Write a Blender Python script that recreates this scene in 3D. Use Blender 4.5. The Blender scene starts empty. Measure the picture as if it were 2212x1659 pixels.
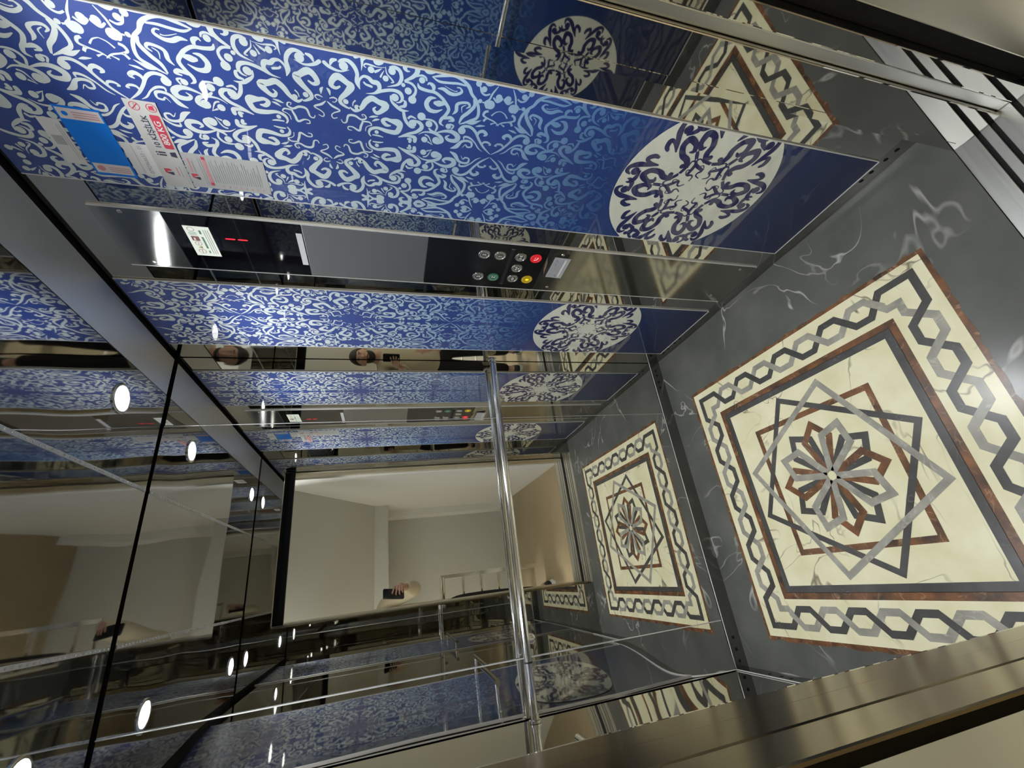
import bpy, bmesh, math, random
from mathutils import Vector, Matrix

# ---------------------------------------------------------------- camera, world, exposure
SC = bpy.context.scene
COL = SC.collection
S = 1.38                                   # camera height above the cabin floor (m); layout below is in this unit
def P(x, y, z): return Vector((x*S, y*S, (z+1.0)*S))

R0 = Vector((-0.12288403, -0.25565368, -0.95892685))   # picture right in the room (phone held on its side)
R1 = Vector((-0.90453268,  0.42639846,  0.00223405))   # picture down
R2 = Vector(( 0.40831379,  0.86765520, -0.28364467))   # viewing direction
cam_data = bpy.data.cameras.new('camera')
cam = bpy.data.objects.new('camera', cam_data); COL.objects.link(cam)
cam_data.sensor_fit = 'HORIZONTAL'; cam_data.sensor_width = 36.0
cam_data.lens = 36.0*926.143/2212.0
cam_data.clip_start = 0.004; cam_data.clip_end = 60
CAM = Vector((0, 0, S))
m = Matrix(((R0.x, -R1.x, -R2.x, 0), (R0.y, -R1.y, -R2.y, 0), (R0.z, -R1.z, -R2.z, 0), (0, 0, 0, 1)))
cam.matrix_world = Matrix.Translation(CAM) @ m
SC.camera = cam

W = bpy.data.worlds.new('world'); SC.world = W; W.use_nodes = True
W.node_tree.nodes['Background'].inputs[0].default_value = (0.55, 0.53, 0.48, 1)
W.node_tree.nodes['Background'].inputs[1].default_value = 0.02

SC.view_settings.view_transform = 'Standard'; SC.view_settings.look = 'None'
SC.view_settings.exposure = 0.0; SC.view_settings.gamma = 1.0
SC.view_settings.use_curve_mapping = False
SC.cycles.max_bounces = 20; SC.cycles.glossy_bounces = 16; SC.cycles.diffuse_bounces = 4
SC.cycles.sample_clamp_indirect = 4.0
SC.cycles.use_denoising = True
SPOT_POWER = 36.0                           # each of the four downlights (W)
LENS_GLOW = 40.0
HALL_STRENGTH = 480.0                       # unseen lamp added over the landing

# ---------------------------------------------------------------- materials
MAT = {}
def new_mat(name):
    m = bpy.data.materials.new(name); m.use_nodes = True; MAT[name] = m
    return m, m.node_tree, m.node_tree.nodes['Principled BSDF']
def setin(b, **k):
    for n, v in k.items():
        n = n.replace('_', ' ')
        if n in b.inputs:
            b.inputs[n].default_value = v if not (isinstance(v, tuple) and len(v) == 3) else (*v, 1)
def plain(name, col, rough=0.5, metal=0.0, coat=0.0, spec=0.5):
    m, t, b = new_mat(name)
    setin(b, Base_Color=col, Roughness=rough, Metallic=metal, Coat_Weight=coat, Coat_Roughness=0.03, Specular_IOR_Level=spec)
    return m
def emit(name, col, e, base=(0.02, 0.02, 0.02)):
    m, t, b = new_mat(name)
    setin(b, Base_Color=base, Roughness=0.3, Emission_Color=col, Emission_Strength=e)
    return m
def mirror(name, col, rough=0.015, wave=0.0, wscale=2.0, wdist=0.02, stretch=(1, 1, 1)):
    m, t, b = new_mat(name)
    setin(b, Base_Color=col, Roughness=rough, Metallic=1.0)
    if wave:
        tc = t.nodes.new('ShaderNodeTexCoord'); mp = t.nodes.new('ShaderNodeMapping')
        mp.inputs['Scale'].default_value = stretch
        nz = t.nodes.new('ShaderNodeTexNoise'); nz.inputs['Scale'].default_value = wscale; nz.inputs['Detail'].default_value = 0.0
        bp = t.nodes.new('ShaderNodeBump'); bp.inputs['Strength'].default_value = wave; bp.inputs['Distance'].default_value = wdist
        t.links.new(tc.outputs['Object'], mp.inputs[0]); t.links.new(mp.outputs[0], nz.inputs['Vector'])
        t.links.new(nz.outputs['Fac'], bp.inputs['Height']); t.links.new(bp.outputs[0], b.inputs['Normal'])
    return m
def marble(name, c1, c2, vein, vein_w=0.02, vscale=3.0, rough=0.25, amount=1.0, nscale=6.0, coat=0.0):
    """stone: clouded body colour with thin wandering veins"""
    m, t, b = new_mat(name); N = t.nodes; L = t.links
    setin(b, Roughness=rough, Coat_Weight=coat, Coat_Roughness=0.05)
    tc = N.new('ShaderNodeTexCoord')
    n1 = N.new('ShaderNodeTexNoise'); n1.inputs['Scale'].default_value = nscale; n1.inputs['Detail'].default_value = 6
    r1 = N.new('ShaderNodeValToRGB'); r1.color_ramp.elements[0].position = 0.3; r1.color_ramp.elements[1].position = 0.72
    r1.color_ramp.elements[0].color = (*c1, 1); r1.color_ramp.elements[1].color = (*c2, 1)
    n2 = N.new('ShaderNodeTexNoise'); n2.inputs['Scale'].default_value = vscale; n2.inputs['Detail'].default_value = 3; n2.inputs['Distortion'].default_value = 1.2
    a = N.new('ShaderNodeMath'); a.operation = 'SUBTRACT'; a.inputs[1].default_value = 0.5
    ab = N.new('ShaderNodeMath'); ab.operation = 'ABSOLUTE'
    mr = N.new('ShaderNodeMapRange'); mr.inputs['From Min'].default_value = 0.0; mr.inputs['From Max'].default_value = vein_w
    mr.inputs['To Min'].default_value = 1.0; mr.inputs['To Max'].default_value = 0.0
    n3 = N.new('ShaderNodeTexNoise'); n3.inputs['Scale'].default_value = vscale*1.7; n3.inputs['Detail'].default_value = 2
    mk = N.new('ShaderNodeMapRange'); mk.inputs['From Min'].default_value = 0.44; mk.inputs['From Max'].default_value = 0.62
    mu = N.new('ShaderNodeMath'); mu.operation = 'MULTIPLY'
    mu2 = N.new('ShaderNodeMath'); mu2.operation = 'MULTIPLY'; mu2.inputs[1].default_value = amount
    mx = N.new('ShaderNodeMixRGB'); mx.inputs['Color2'].default_value = (*vein, 1)
    for n in (n1, n2, n3): L.new(tc.outputs['Object'], n.inputs['Vector'])
    L.new(n1.outputs['Fac'], r1.inputs[0]); L.new(n2.outputs['Fac'], a.inputs[0]); L.new(a.outputs[0], ab.inputs[0])
    L.new(ab.outputs[0], mr.inputs['Value']); L.new(n3.outputs['Fac'], mk.inputs['Value'])
    L.new(mr.outputs[0], mu.inputs[0]); L.new(mk.outputs[0], mu.inputs[1]); L.new(mu.outputs[0], mu2.inputs[0])
    L.new(mu2.outputs[0], mx.inputs['Fac']); L.new(r1.outputs[0], mx.inputs['Color1']); L.new(mx.outputs[0], b.inputs['Base Color'])
    return m
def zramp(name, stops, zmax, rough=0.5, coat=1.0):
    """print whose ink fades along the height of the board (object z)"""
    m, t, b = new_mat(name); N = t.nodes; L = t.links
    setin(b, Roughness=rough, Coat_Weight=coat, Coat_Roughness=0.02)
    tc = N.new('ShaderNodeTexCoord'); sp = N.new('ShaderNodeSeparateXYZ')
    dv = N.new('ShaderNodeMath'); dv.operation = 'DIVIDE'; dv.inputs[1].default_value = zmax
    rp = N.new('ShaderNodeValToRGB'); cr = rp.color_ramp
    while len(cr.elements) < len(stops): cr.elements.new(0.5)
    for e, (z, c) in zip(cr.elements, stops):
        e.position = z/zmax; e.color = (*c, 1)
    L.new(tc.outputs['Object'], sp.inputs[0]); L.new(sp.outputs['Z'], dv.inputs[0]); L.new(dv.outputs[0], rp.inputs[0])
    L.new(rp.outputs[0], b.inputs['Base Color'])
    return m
def brushed(name, col, rough=0.3, axis=(1, 60, 1), amt=0.15):
    m, t, b = new_mat(name); N = t.nodes; L = t.links
    setin(b, Base_Color=col, Metallic=1.0)
    tc = N.new('ShaderNodeTexCoord'); mp = N.new('ShaderNodeMapping'); mp.inputs['Scale'].default_value = axis
    nz = N.new('ShaderNodeTexNoise'); nz.inputs['Scale'].default_value = 6; nz.inputs['Detail'].default_value = 4
    mr = N.new('ShaderNodeMapRange'); mr.inputs['To Min'].default_value = rough-amt*0.5; mr.inputs['To Max'].default_value = rough+amt*0.5
    L.new(tc.outputs['Object'], mp.inputs[0]); L.new(mp.outputs[0], nz.inputs['Vector']); L.new(nz.outputs['Fac'], mr.inputs['Value'])
    L.new(mr.outputs[0], b.inputs['Roughness'])
    return m

mirror('mirror_back', (0.84, 0.84, 0.81), 0.008)
mirror('mirror_back_warped', (0.72, 0.71, 0.67), 0.02, wave=0.05, wscale=3.0, wdist=0.03)
mirror('chrome_wall', (0.56, 0.555, 0.52), 0.02)
mirror('chrome_front', (0.50, 0.49, 0.45), 0.02)
mirror('chrome_ceiling', (0.42, 0.43, 0.45), 0.03, wave=0.12, wscale=3.0, wdist=0.03)
mirror('chrome_trim', (0.90, 0.89, 0.85), 0.18)
mirror('chrome_tube', (0.93, 0.92, 0.90), 0.11)
brushed('steel_plate', (0.40, 0.405, 0.40), 0.42, (1, 60, 2), 0.05)
m_, t_, b_ = new_mat('steel_cap')                      # vertically brushed: spreads a highlight sideways
setin(b_, Base_Color=(0.50, 0.50, 0.47), Metallic=1.0, Roughness=0.16, Anisotropic=0.95)
tg_ = t_.nodes.new('ShaderNodeTangent'); tg_.direction_type = 'RADIAL'; tg_.axis = 'Z'
t_.links.new(tg_.outputs[0], b_.inputs['Tangent'])
brushed('steel_lower', (0.42, 0.41, 0.36), 0.10, (1, 4, 60), 0.08)
brushed('steel_jamb', (0.40, 0.34, 0.23), 0.17, (1, 1, 0.2), 0.05)  # brown of the reflected hallway is put into the steel's colour
brushed('steel_jamb_dark', (0.25, 0.195, 0.115), 0.15, (1, 1, 0.2), 0.04)  # same steel painted darker for the bands without the floor's reflection
brushed('steel_frame', (0.72, 0.67, 0.54), 0.32, (1, 1, 0.2), 0.06)
brushed('steel_skirt', (0.34, 0.34, 0.31), 0.22, (1, 1, 4))
brushed('steel_band', (0.82, 0.84, 0.88), 0.46, (3, 3, 1), 0.10)
brushed('sill_metal', (0.80, 0.80, 0.76), 0.32, (0.3, 20, 1))
plain('black_glass', (0.006, 0.006, 0.008), 0.04, coat=1.0)
plain('black_plate', (0.008, 0.008, 0.009), 0.16)
plain('black_gap', (0.006, 0.006, 0.006), 0.9)
plain('dark_metal', (0.06, 0.06, 0.06), 0.4, metal=1.0)
plain('button_steel', (0.55, 0.54, 0.52), 0.25, metal=1.0)
plain('glyph_light', (0.75, 0.74, 0.70), 0.4)
plain('white_bar', (0.85, 0.85, 0.86), 0.35)
plain('label_white', (0.80, 0.79, 0.77), 0.45)
plain('label_grey', (0.50, 0.51, 0.49), 0.4)
plain('label_plate', (0.60, 0.60, 0.57), 0.4)
plain('label_line', (0.36, 0.37, 0.37), 0.5)
plain('label_blue', (0.0, 0.22, 0.85), 0.4)
plain('label_pale', (0.78, 0.72, 0.72), 0.45)
plain('label_ink', (0.05, 0.05, 0.09), 0.5)
plain('label_red', (0.62, 0.06, 0.10), 0.45)
plain('label_pink', (0.70, 0.30, 0.32), 0.45)
plain('label_green', (0.35, 0.65, 0.50), 0.45)
plain('label_yellow', (0.85, 0.75, 0.10), 0.45)
plain('tag_silver', (0.62, 0.63, 0.66), 0.3, metal=0.3)
plain('tag_reflection', (0.62, 0.40, 0.28), 0.25, metal=0.7)
emit('lit_red', (1.0, 0.015, 0.035), 1.7)
emit('lit_red_soft', (1.0, 0.01, 0.03), 0.55)
emit('lit_pink', (1.0, 0.42, 0.36), 1.5)
emit('lit_yellow', (1.0, 0.82, 0.02), 1.25)
emit('lit_yellow_soft', (0.85, 0.55, 0.0), 0.35)
emit('lit_green', (0.05, 0.45, 0.22), 0.16)
emit('lit_sign', (0.90, 1.0, 0.86), 0.62, (0.7, 0.7, 0.65))
emit('spot_lens', (0.93, 0.96, 1.0), LENS_GLOW)
emit('added_hall_lens', (0.97, 1.0, 1.0), HALL_STRENGTH)
marble('tile_slate', (0.084, 0.088, 0.080), (0.128, 0.131, 0.118), (0.52, 0.52, 0.48), 0.010, 2.6, 0.22, 0.75, 5.0)
marble('tile_cream', (0.74, 0.69, 0.42), (0.88, 0.84, 0.60), (0.17, 0.15, 0.10), 0.011, 3.2, 0.25, 0.95, 9.0)
marble('tile_dark', (0.050, 0.050, 0.046), (0.085, 0.085, 0.078), (0.3, 0.3, 0.28), 0.004, 9.0, 0.25, 0.4, 14.0)
marble('tile_grey', (0.24, 0.235, 0.20), (0.40, 0.385, 0.32), (0.55, 0.53, 0.45), 0.03, 12.0, 0.25, 0.6, 16.0)
marble('tile_rust', (0.055, 0.036, 0.024), (0.25, 0.105, 0.040), (0.46, 0.27, 0.15), 0.03, 14.0, 0.25, 0.6, 20.0)
marble('tile_hall', (0.33, 0.25, 0.14), (0.37, 0.285, 0.165), (0.40, 0.31, 0.2), 0.02, 2.0, 0.3, 0.5, 3.0)
plain('hall_paint', (0.62, 0.61, 0.57), 0.8)
plain('hall_grey', (0.60, 0.595, 0.54), 0.8)
plain('edge_highlight', (0.92, 0.91, 0.88), 0.22, metal=0.35, coat=0.5)  # pale coat standing in for the highlight along lit trim edges
plain('hall_white', (0.80, 0.79, 0.74), 0.8)
HB = 1.553*S
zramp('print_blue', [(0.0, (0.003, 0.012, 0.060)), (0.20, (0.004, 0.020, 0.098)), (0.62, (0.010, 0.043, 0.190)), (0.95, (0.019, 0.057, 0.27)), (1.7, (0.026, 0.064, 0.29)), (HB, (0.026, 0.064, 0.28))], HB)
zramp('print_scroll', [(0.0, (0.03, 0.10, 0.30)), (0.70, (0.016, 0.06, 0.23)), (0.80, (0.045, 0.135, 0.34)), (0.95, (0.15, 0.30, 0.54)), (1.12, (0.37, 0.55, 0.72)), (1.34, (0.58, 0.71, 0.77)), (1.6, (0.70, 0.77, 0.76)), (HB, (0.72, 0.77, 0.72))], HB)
plain('print_white', (0.84, 0.86, 0.74), 0.5, coat=1.0)
plain('print_navy', (0.010, 0.016, 0.115), 0.5, coat=1.0)
plain('skin', (0.55, 0.32, 0.22), 0.55)
plain('hair', (0.015, 0.011, 0.009), 0.6)
plain('lip', (0.38, 0.15, 0.12), 0.5)
plain('eye_white', (0.75, 0.73, 0.70), 0.3)
plain('jacket_cloth', (0.62, 0.54, 0.38), 0.9)
plain('trouser_cloth', (0.012, 0.012, 0.014), 0.9)
plain('shoe_black', (0.015, 0.015, 0.016), 0.5)
plain('shoe_white', (0.75, 0.74, 0.70), 0.5)
plain('phone_black', (0.004, 0.004, 0.006), 0.08, coat=0.6)
plain('rubber', (0.01, 0.01, 0.01), 0.7)

# ---------------------------------------------------------------- object helpers
def tag(o, label=None, cat=None, group=None, kind=None):
    if label: o['label'] = label
    if cat: o['category'] = cat
    if group: o['group'] = group
    if kind: o['kind'] = kind
    return o
def empty(name, loc, label, cat, group=None, rz=0.0):
    o = bpy.data.objects.new(name, None); COL.objects.link(o)
    o.location = loc; o.rotation_euler = (0, 0, rz); o.empty_display_size = 0.05
    return tag(o, label, cat, group)
class MB:
    """collects faces with a material slot each, then links them as ONE mesh object"""
    def __init__(s): s.v = []; s.f = []; s.k = []; s.mats = []
    def slot(s, m):
        if m not in s.mats: s.mats.append(m)
        return s.mats.index(m)
    def poly(s, pts, m):
        n = len(s.v); s.v += [Vector(p) for p in pts]; s.f.append(tuple(range(n, n+len(pts)))); s.k.append(s.slot(m))
    def box(s, a, b, m, skip=()):
        x0, y0, z0 = [min(p, q) for p, q in zip(a, b)]; x1, y1, z1 = [max(p, q) for p, q in zip(a, b)]
        n = len(s.v)
        s.v += [Vector(p) for p in ((x0,y0,z0),(x1,y0,z0),(x1,y1,z0),(x0,y1,z0),(x0,y0,z1),(x1,y0,z1),(x1,y1,z1),(x0,y1,z1))]
        for f in ((0,3,2,1),(4,5,6,7),(0,1,5,4),(1,2,6,5),(2,3,7,6),(3,0,4,7)):
            s.f.append(tuple(n+i for i in f)); s.k.append(s.slot(m))
    def tube(s, path, r, m, n=20, caps=True):
        path = [Vector(p) for p in path]; rings = []
        for i, p in enumerate(path):
            d = (path[min(i+1, len(path)-1)] - path[max(i-1, 0)]).normalized()
            u = d.cross(Vector((0, 0, 1)))
            if u.length < 1e-3: u = d.cross(Vector((0, 1, 0)))
            u.normalize(); w = d.cross(u).normalized()
            rr = r[i] if isinstance(r, (list, tuple)) else r
            k = len(s.v); rings.append(k)
            s.v += [p + rr*(math.cos(2*math.pi*j/n)*u + math.sin(2*math.pi*j/n)*w) for j in range(n)]
        for a, b in zip(rings, rings[1:]):
            for j in range(n):
                s.f.append((a+j, a+(j+1) % n, b+(j+1) % n, b+j)); s.k.append(s.slot(m))
        if caps:
            s.f.append(tuple(rings[0]+j for j in reversed(range(n)))); s.k.append(s.slot(m))
            s.f.append(tuple(rings[-1]+j for j in range(n))); s.k.append(s.slot(m))
    def lathe(s, c, ax, prof, m, n=28):
        """profile [(distance along axis, radius)] spun round an axis through c"""
        c = Vector(c); ax = Vector(ax).normalized(); u = ax.orthogonal().normalized(); w = ax.cross(u); rings = []
        for h, r in prof:
            k = len(s.v); rings.append(k)
            s.v += [c + ax*h + max(r, 1e-5)*(math.cos(2*math.pi*j/n)*u + math.sin(2*math.pi*j/n)*w) for j in range(n)]
        for a, b in zip(rings, rings[1:]):
            for j in range(n):
                s.f.append((a+j, a+(j+1) % n, b+(j+1) % n, b+j)); s.k.append(s.slot(m))
        s.f.append(tuple(rings[0]+j for j in reversed(range(n)))); s.k.append(s.slot(m))
        s.f.append(tuple(rings[-1]+j for j in range(n))); s.k.append(s.slot(m))
    def build(s, name, parent=None, smooth=False, bevel=0.0, fix=False, label=None):
        me = bpy.data.meshes.new(name)
        me.from_pydata([tuple(v) for v in s.v], [], s.f)
        for mm in s.mats: me.materials.append(MAT[mm])
        me.polygons.foreach_set('material_index', s.k)
        if smooth: me.polygons.foreach_set('use_smooth', [True]*len(s.f))
        if fix:
            bm = bmesh.new(); bm.from_mesh(me); bmesh.ops.recalc_face_normals(bm, faces=bm.faces); bm.to_mesh(me); bm.free()
        me.update()
        o = bpy.data.objects.new(name, me); COL.objects.link(o)
        if bevel:
            md = o.modifiers.new('bevel', 'BEVEL'); md.width = bevel; md.segments = 2; md.limit_method = 'ANGLE'
        if smooth:
            try: me.set_sharp_from_angle(angle=math.radians(40))
            except Exception: pass
        if parent: attach(o, parent)
        if label: o['label'] = label
        return o
def attach(o, parent):
    o.parent = parent
    o.matrix_parent_inverse = parent_matrix(parent).inverted()
    return o
def parent_matrix(p):
    m = Matrix.LocRotScale(p.location, p.rotation_euler, p.scale)
    if p.parent: m = parent_matrix(p.parent) @ p.matrix_parent_inverse @ m
    return m
def copy_tree(o, parent=None):
    c = o.copy(); COL.objects.link(c)
    if parent: c.parent = parent
    for ch in list(o.children): copy_tree(ch, c)
    return c
def structure(o): o['kind'] = 'structure'; return o
def box_obj(name, a, b, m, parent=None, bevel=0.0):
    q = MB(); q.box(a, b, m); return q.build(name, parent, bevel=bevel)

# flat strokes -------------------------------------------------------------
def spline(pts, n=5):
    if len(pts) < 3: 
        a, b = pts; return [tuple(a[k]+(b[k]-a[k])*i/n for k in range(3)) for i in range(n+1)]
    out = []; q = [pts[0]] + list(pts) + [pts[-1]]
    for i in range(1, len(q)-2):
        p0, p1, p2, p3 = q[i-1:i+3]
        for j in range(n):
            t = j/n
            out.append(tuple(0.5*((2*p1[k]) + (-p0[k]+p2[k])*t + (2*p0[k]-5*p1[k]+4*p2[k]-p3[k])*t*t + (-p0[k]+3*p1[k]-3*p2[k]+p3[k])*t**3) for k in range(3)))
    out.append(tuple(pts[-1])); return out
def stroke_quads(pts, n=5):
    """[(a, b, width)] -> list of 2-D polygons: a tapered brush stroke with round ends; one point = a dot"""
    if len(pts) == 1:
        a, b, w = pts[0]
        return [[(a+w/2*math.cos(2*math.pi*k/14), b+w/2*math.sin(2*math.pi*k/14)) for k in range(14)]]
    c = spline(pts, n); L = []; Rr = []
    for i, (a, b, w) in enumerate(c):
        p = c[max(i-1, 0)]; q = c[min(i+1, len(c)-1)]
        dx, dy = q[0]-p[0], q[1]-p[1]; d = math.hypot(dx, dy) or 1
        nx, ny = -dy/d, dx/d; w = max(w, 0.3)
        L.append((a+nx*w/2, b+ny*w/2)); Rr.append((a-nx*w/2, b-ny*w/2))
    out = [[L[i], Rr[i], Rr[i+1], L[i+1]] for i in range(len(c)-1)]
    for (a, b, w), (q0, q1, _) in ((c[0], c[1]), (c[-1], c[-2])):
        if w > 6:
            out.append([(a+w/2*math.cos(2*math.pi*k/10), b+w/2*math.sin(2*math.pi*k/10)) for k in range(10)])
    return out
def clip(poly, a0, a1):
    """clip a 2-D polygon to a0 <= a <= a1"""
    for s, lim in ((1, a0), (-1, -a1)):
        out = []
        for i in range(len(poly)):
            p, q = poly[i], poly[(i+1) % len(poly)]
            fp, fq = s*p[0]-lim, s*q[0]-lim
            if fp >= 0: out.append(p)
            if (fp >= 0) != (fq >= 0):
                t = fp/(fp-fq); out.append((p[0]+(q[0]-p[0])*t, p[1]+(q[1]-p[1])*t))
        poly = out
        if len(poly) < 3: return []
    return poly
def band(pts, w, closed=False):
    """mitred ribbon along a 2-D polyline -> polygons"""
    n = len(pts); L = []; Rr = []
    for i in range(n):
        if closed: p, q = pts[i-1], pts[(i+1) % n]
        else: p, q = pts[max(i-1, 0)], pts[min(i+1, n-1)]
        c = pts[i]
        def un(a, b):
            d = math.hypot(b[0]-a[0], b[1]-a[1]) or 1; return ((b[0]-a[0])/d, (b[1]-a[1])/d)
        d1 = un(p, c) if p != c else un(c, q); d2 = un(c, q) if c != q else d1
        nx, ny = -(d1[1]+d2[1]), d1[0]+d2[0]; l = math.hypot(nx, ny) or 1; nx /= l; ny /= l
        k = 1/max(0.35, nx*-d1[1]+ny*d1[0])
        L.append((c[0]+nx*w/2*k, c[1]+ny*w/2*k)); Rr.append((c[0]-nx*w/2*k, c[1]-ny*w/2*k))
    rng = range(n) if closed else range(n-1)
    return [[L[i], Rr[i], Rr[(i+1) % n], L[(i+1) % n]] for i in rng]

# lettering ----------------------------------------------------------------
def text_polys(body, bold=0.0):
    cu = bpy.data.curves.new('lettering', 'FONT'); cu.body = body; cu.size = 1.0; cu.offset = bold; cu.resolution_u = 3
    o = bpy.data.objects.new('lettering', cu); COL.objects.link(o)
    dg = bpy.context.evaluated_depsgraph_get()
    me = bpy.data.meshes.new_from_object(o.evaluated_get(dg))
    vs = [v.co.copy() for v in me.vertices]; fs = [tuple(p.vertices) for p in me.polygons]
    bpy.data.objects.remove(o); bpy.data.curves.remove(cu); bpy.data.meshes.remove(me)
    return vs, fs
def put_text(mb, body, frame, m, width=None, height=None, bold=0.0, anchor=(0, 0)):
    """frame(u, v) -> world point; text fitted to width x height from anchor (left, bottom)"""
    vs, fs = text_polys(body, bold)
    if not vs: return
    x0 = min(v.x for v in vs); x1 = max(v.x for v in vs); y0 = min(v.y for v in vs); y1 = max(v.y for v in vs)
    sx = (width/(x1-x0)) if width else height/(y1-y0)
    sy = (height/(y1-y0)) if height else sx
    for f in fs:
        mb.poly([frame(anchor[0]+(vs[i].x-x0)*sx, anchor[1]+(vs[i].y-y0)*sy) for i in f], m)
def wallframe(y, z, x, h=0.0):
    """right wall: u runs towards the door, v up, lifted h metres off the surface"""
    o = P(x, y, z)
    return lambda u, v: Vector((o.x-h, o.y-u, o.z+v))

# ================================================================ THE CABIN (setting)
XR, XL, YB, YF = 0.6700, -0.317, 1.243, 0.293         # wall faces, in camera-height units
XDL, XDR = -0.086, 0.606                              # door opening
ZC, ZD = 0.554, 0.450                                 # ceiling, door head

# floor: slate tile with an inlaid star carpet -----------------------------------------
fl = MB()
fl.box(P(-0.36, YF, -1.02), P(0.72, 1.27, -1.0), 'tile_slate')
FC = (0.1235, 0.768)
def inlay(polys, m, h, F=None):
    for q in polys:
        pts = [P(FC[0]+a, FC[1]+b, -1.0) + Vector((0, 0, h)) for a, b in q]
        n = (pts[1]-pts[0]).cross(pts[2]-pts[1])
        fl.poly(pts if n.z > 0 else pts[::-1], m)
def square(r, w): return band([(-r, -r), (r, -r), (r, r), (-r, r)], w, True)
def full(r): return [[(-r, -r), (r, -r), (r, r), (-r, r)]]
rnd = random.Random(4)
# rust surround with a ragged outer edge
edge = []
for k in range(4):
    for i in range(44):
        t = -1+2*i/44; r = 0.361+0.003*rnd.uniform(-1, 1); c = [(t*0.361, -r), (r, t*0.361), (-t*0.361, r), (-r, -t*0.361)][k]; edge.append(c)
inlay([edge], 'tile_rust', 0.00030)
inlay(full(0.3515), 'tile_cream', 0.00050)
inlay(square(0.2545, 0.015), 'tile_rust', 0.00070)
inlay(square(0.2395, 0.0165), 'tile_dark', 0.00070)
# plaited border: two strands that change sides at every crossing
CB, AB, HS, WB = 0.305, 0.0205, 0.0170, 0.0150
def strand(par):
    pts = []
    for side in range(4):
        loc = []
        for k in range(-4, 5):
            s = 0.0705*k; o = AB if (k % 2 == 0) == par else -AB
            if k == -4: loc.append((s+HS+0.004, o))
            elif k == 4: loc.append((s-HS-0.004, o)); loc.append((CB+o, o))
            else: loc += [(s-HS, o), (s+HS, o)]
        for s, o in loc:
            x, y = s, -(CB+o)
            for _ in range(side): x, y = -y, x
            pts.append((x, y))
    return pts
inlay(band(strand(False), WB, True), 'tile_grey', 0.00090)
inlay(band(strand(True), WB, True), 'tile_dark', 0.00110)
# over-and-under: a short grey piece on top at every second crossing
for side in range(4):
    for k in range(-4, 4):
        if k % 2: continue
        s0, s1 = 0.0705*k+HS, 0.0705*(k+1)-HS
        q = [(s0+(s1-s0)*t, -(CB-AB+2*AB*t)) for t in (0.2, 0.8)]
        for _ in range(side): q = [(-y, x) for x, y in q]
        inlay(band(q, WB), 'tile_grey', 0.00125)
def rot(pts, a): c, s_ = math.cos(a), math.sin(a); return [(x*c-y*s_, x*s_+y*c) for x, y in pts]
for i, (deg, m) in enumerate(((45, 'tile_rust'), (15, 'tile_dark'), (75, 'tile_grey'))):
    sq = [(0.221*math.cos(math.radians(deg+90*k)), 0.221*math.sin(math.radians(deg+90*k))) for k in range(4)]
    inlay(band(sq, 0.0135, True), m, 0.0007+0.0002*i)
for i, (deg, m) in enumerate(((30, 'tile_dark'), (0, 'tile_rust'), (60, 'tile_grey'))):
    for k in range(4):
        pet = [(0.010, -0.003), (0.088, -0.0335), (0.125, 0.0), (0.088, 0.0335), (0.010, 0.003)]
        inlay(band(rot(pet, math.radians(deg+90*k)), 0.0150), m, 0.0013+0.0002*i+0.00003*k)
fl.build('floor').__setitem__('kind', 'structure')
# open joint between floor and walls
# walls -----------------------------------------------------------------------------------
structure(box_obj('wall_right', P(XR, YF-0.03, -0.9555), P(XR+0.02, YB+0.03, ZC+0.02), 'chrome_wall'))
structure(box_obj('wall_left', P(XL-0.02, YF-0.0, -1.0), P(XL, YB+0.03, ZC+0.02), 'chrome_wall'))
structure(box_obj('wall_back', P(XL-0.02, YB+0.006, -1.0), P(XR+0.02, YB+0.03, ZC+0.02), 'dark_metal'))
wf = MB()
wf.box(P(XL-0.02, YF-0.016, -1.0), P(XDL-0.004, YF, ZC+0.02), 'chrome_front')          # left return
wf.box(P(XDR+0.002, YF-0.012, -1.0), P(XR+0.02, YF, ZC+0.02), 'chrome_front')           # right return
wf.box(P(XDL-0.004, YF-0.016, ZD), P(XDR+0.002, YF, ZC+0.02), 'chrome_front')           # over the door
structure(wf.build('wall_front'))
# ceiling ----------------------------------------------------------------------------------
ce = MB()
ce.box(P(XL-0.02, YF-0.02, ZC+0.012), P(XR+0.02, YB+0.03, ZC+0.03), 'black_gap')
ce.box(P(XL+0.018, YF+0.012, ZC), P(0.5465, YB-0.012, ZC+0.008), 'chrome_ceiling')
ce.box(P(0.5495, YF+0.012, ZC+0.001), P(XR-0.014, YB-0.012, ZC+0.009), 'steel_band')
structure(ce.build('ceiling'))
for n, x in enumerate((0.298, -0.031)):                                                   # pierced strips in the ceiling
    st = MB(); st.box(P(x-0.004, YF+0.02, ZC-0.0012), P(x+0.004, YB-0.014, ZC+0.001), 'steel_band')
    y = YF+0.03
    while y < YB-0.02:
        st.lathe(P(x, y, ZC-0.0008), (0, 0, -1), [(0, 0.0032), (0.0018, 0.0026), (0.0026, 0.0008)], 'chrome_trim', 8); y += 0.0155
    structure(st.build('trim_%d' % (n+1)))
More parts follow.
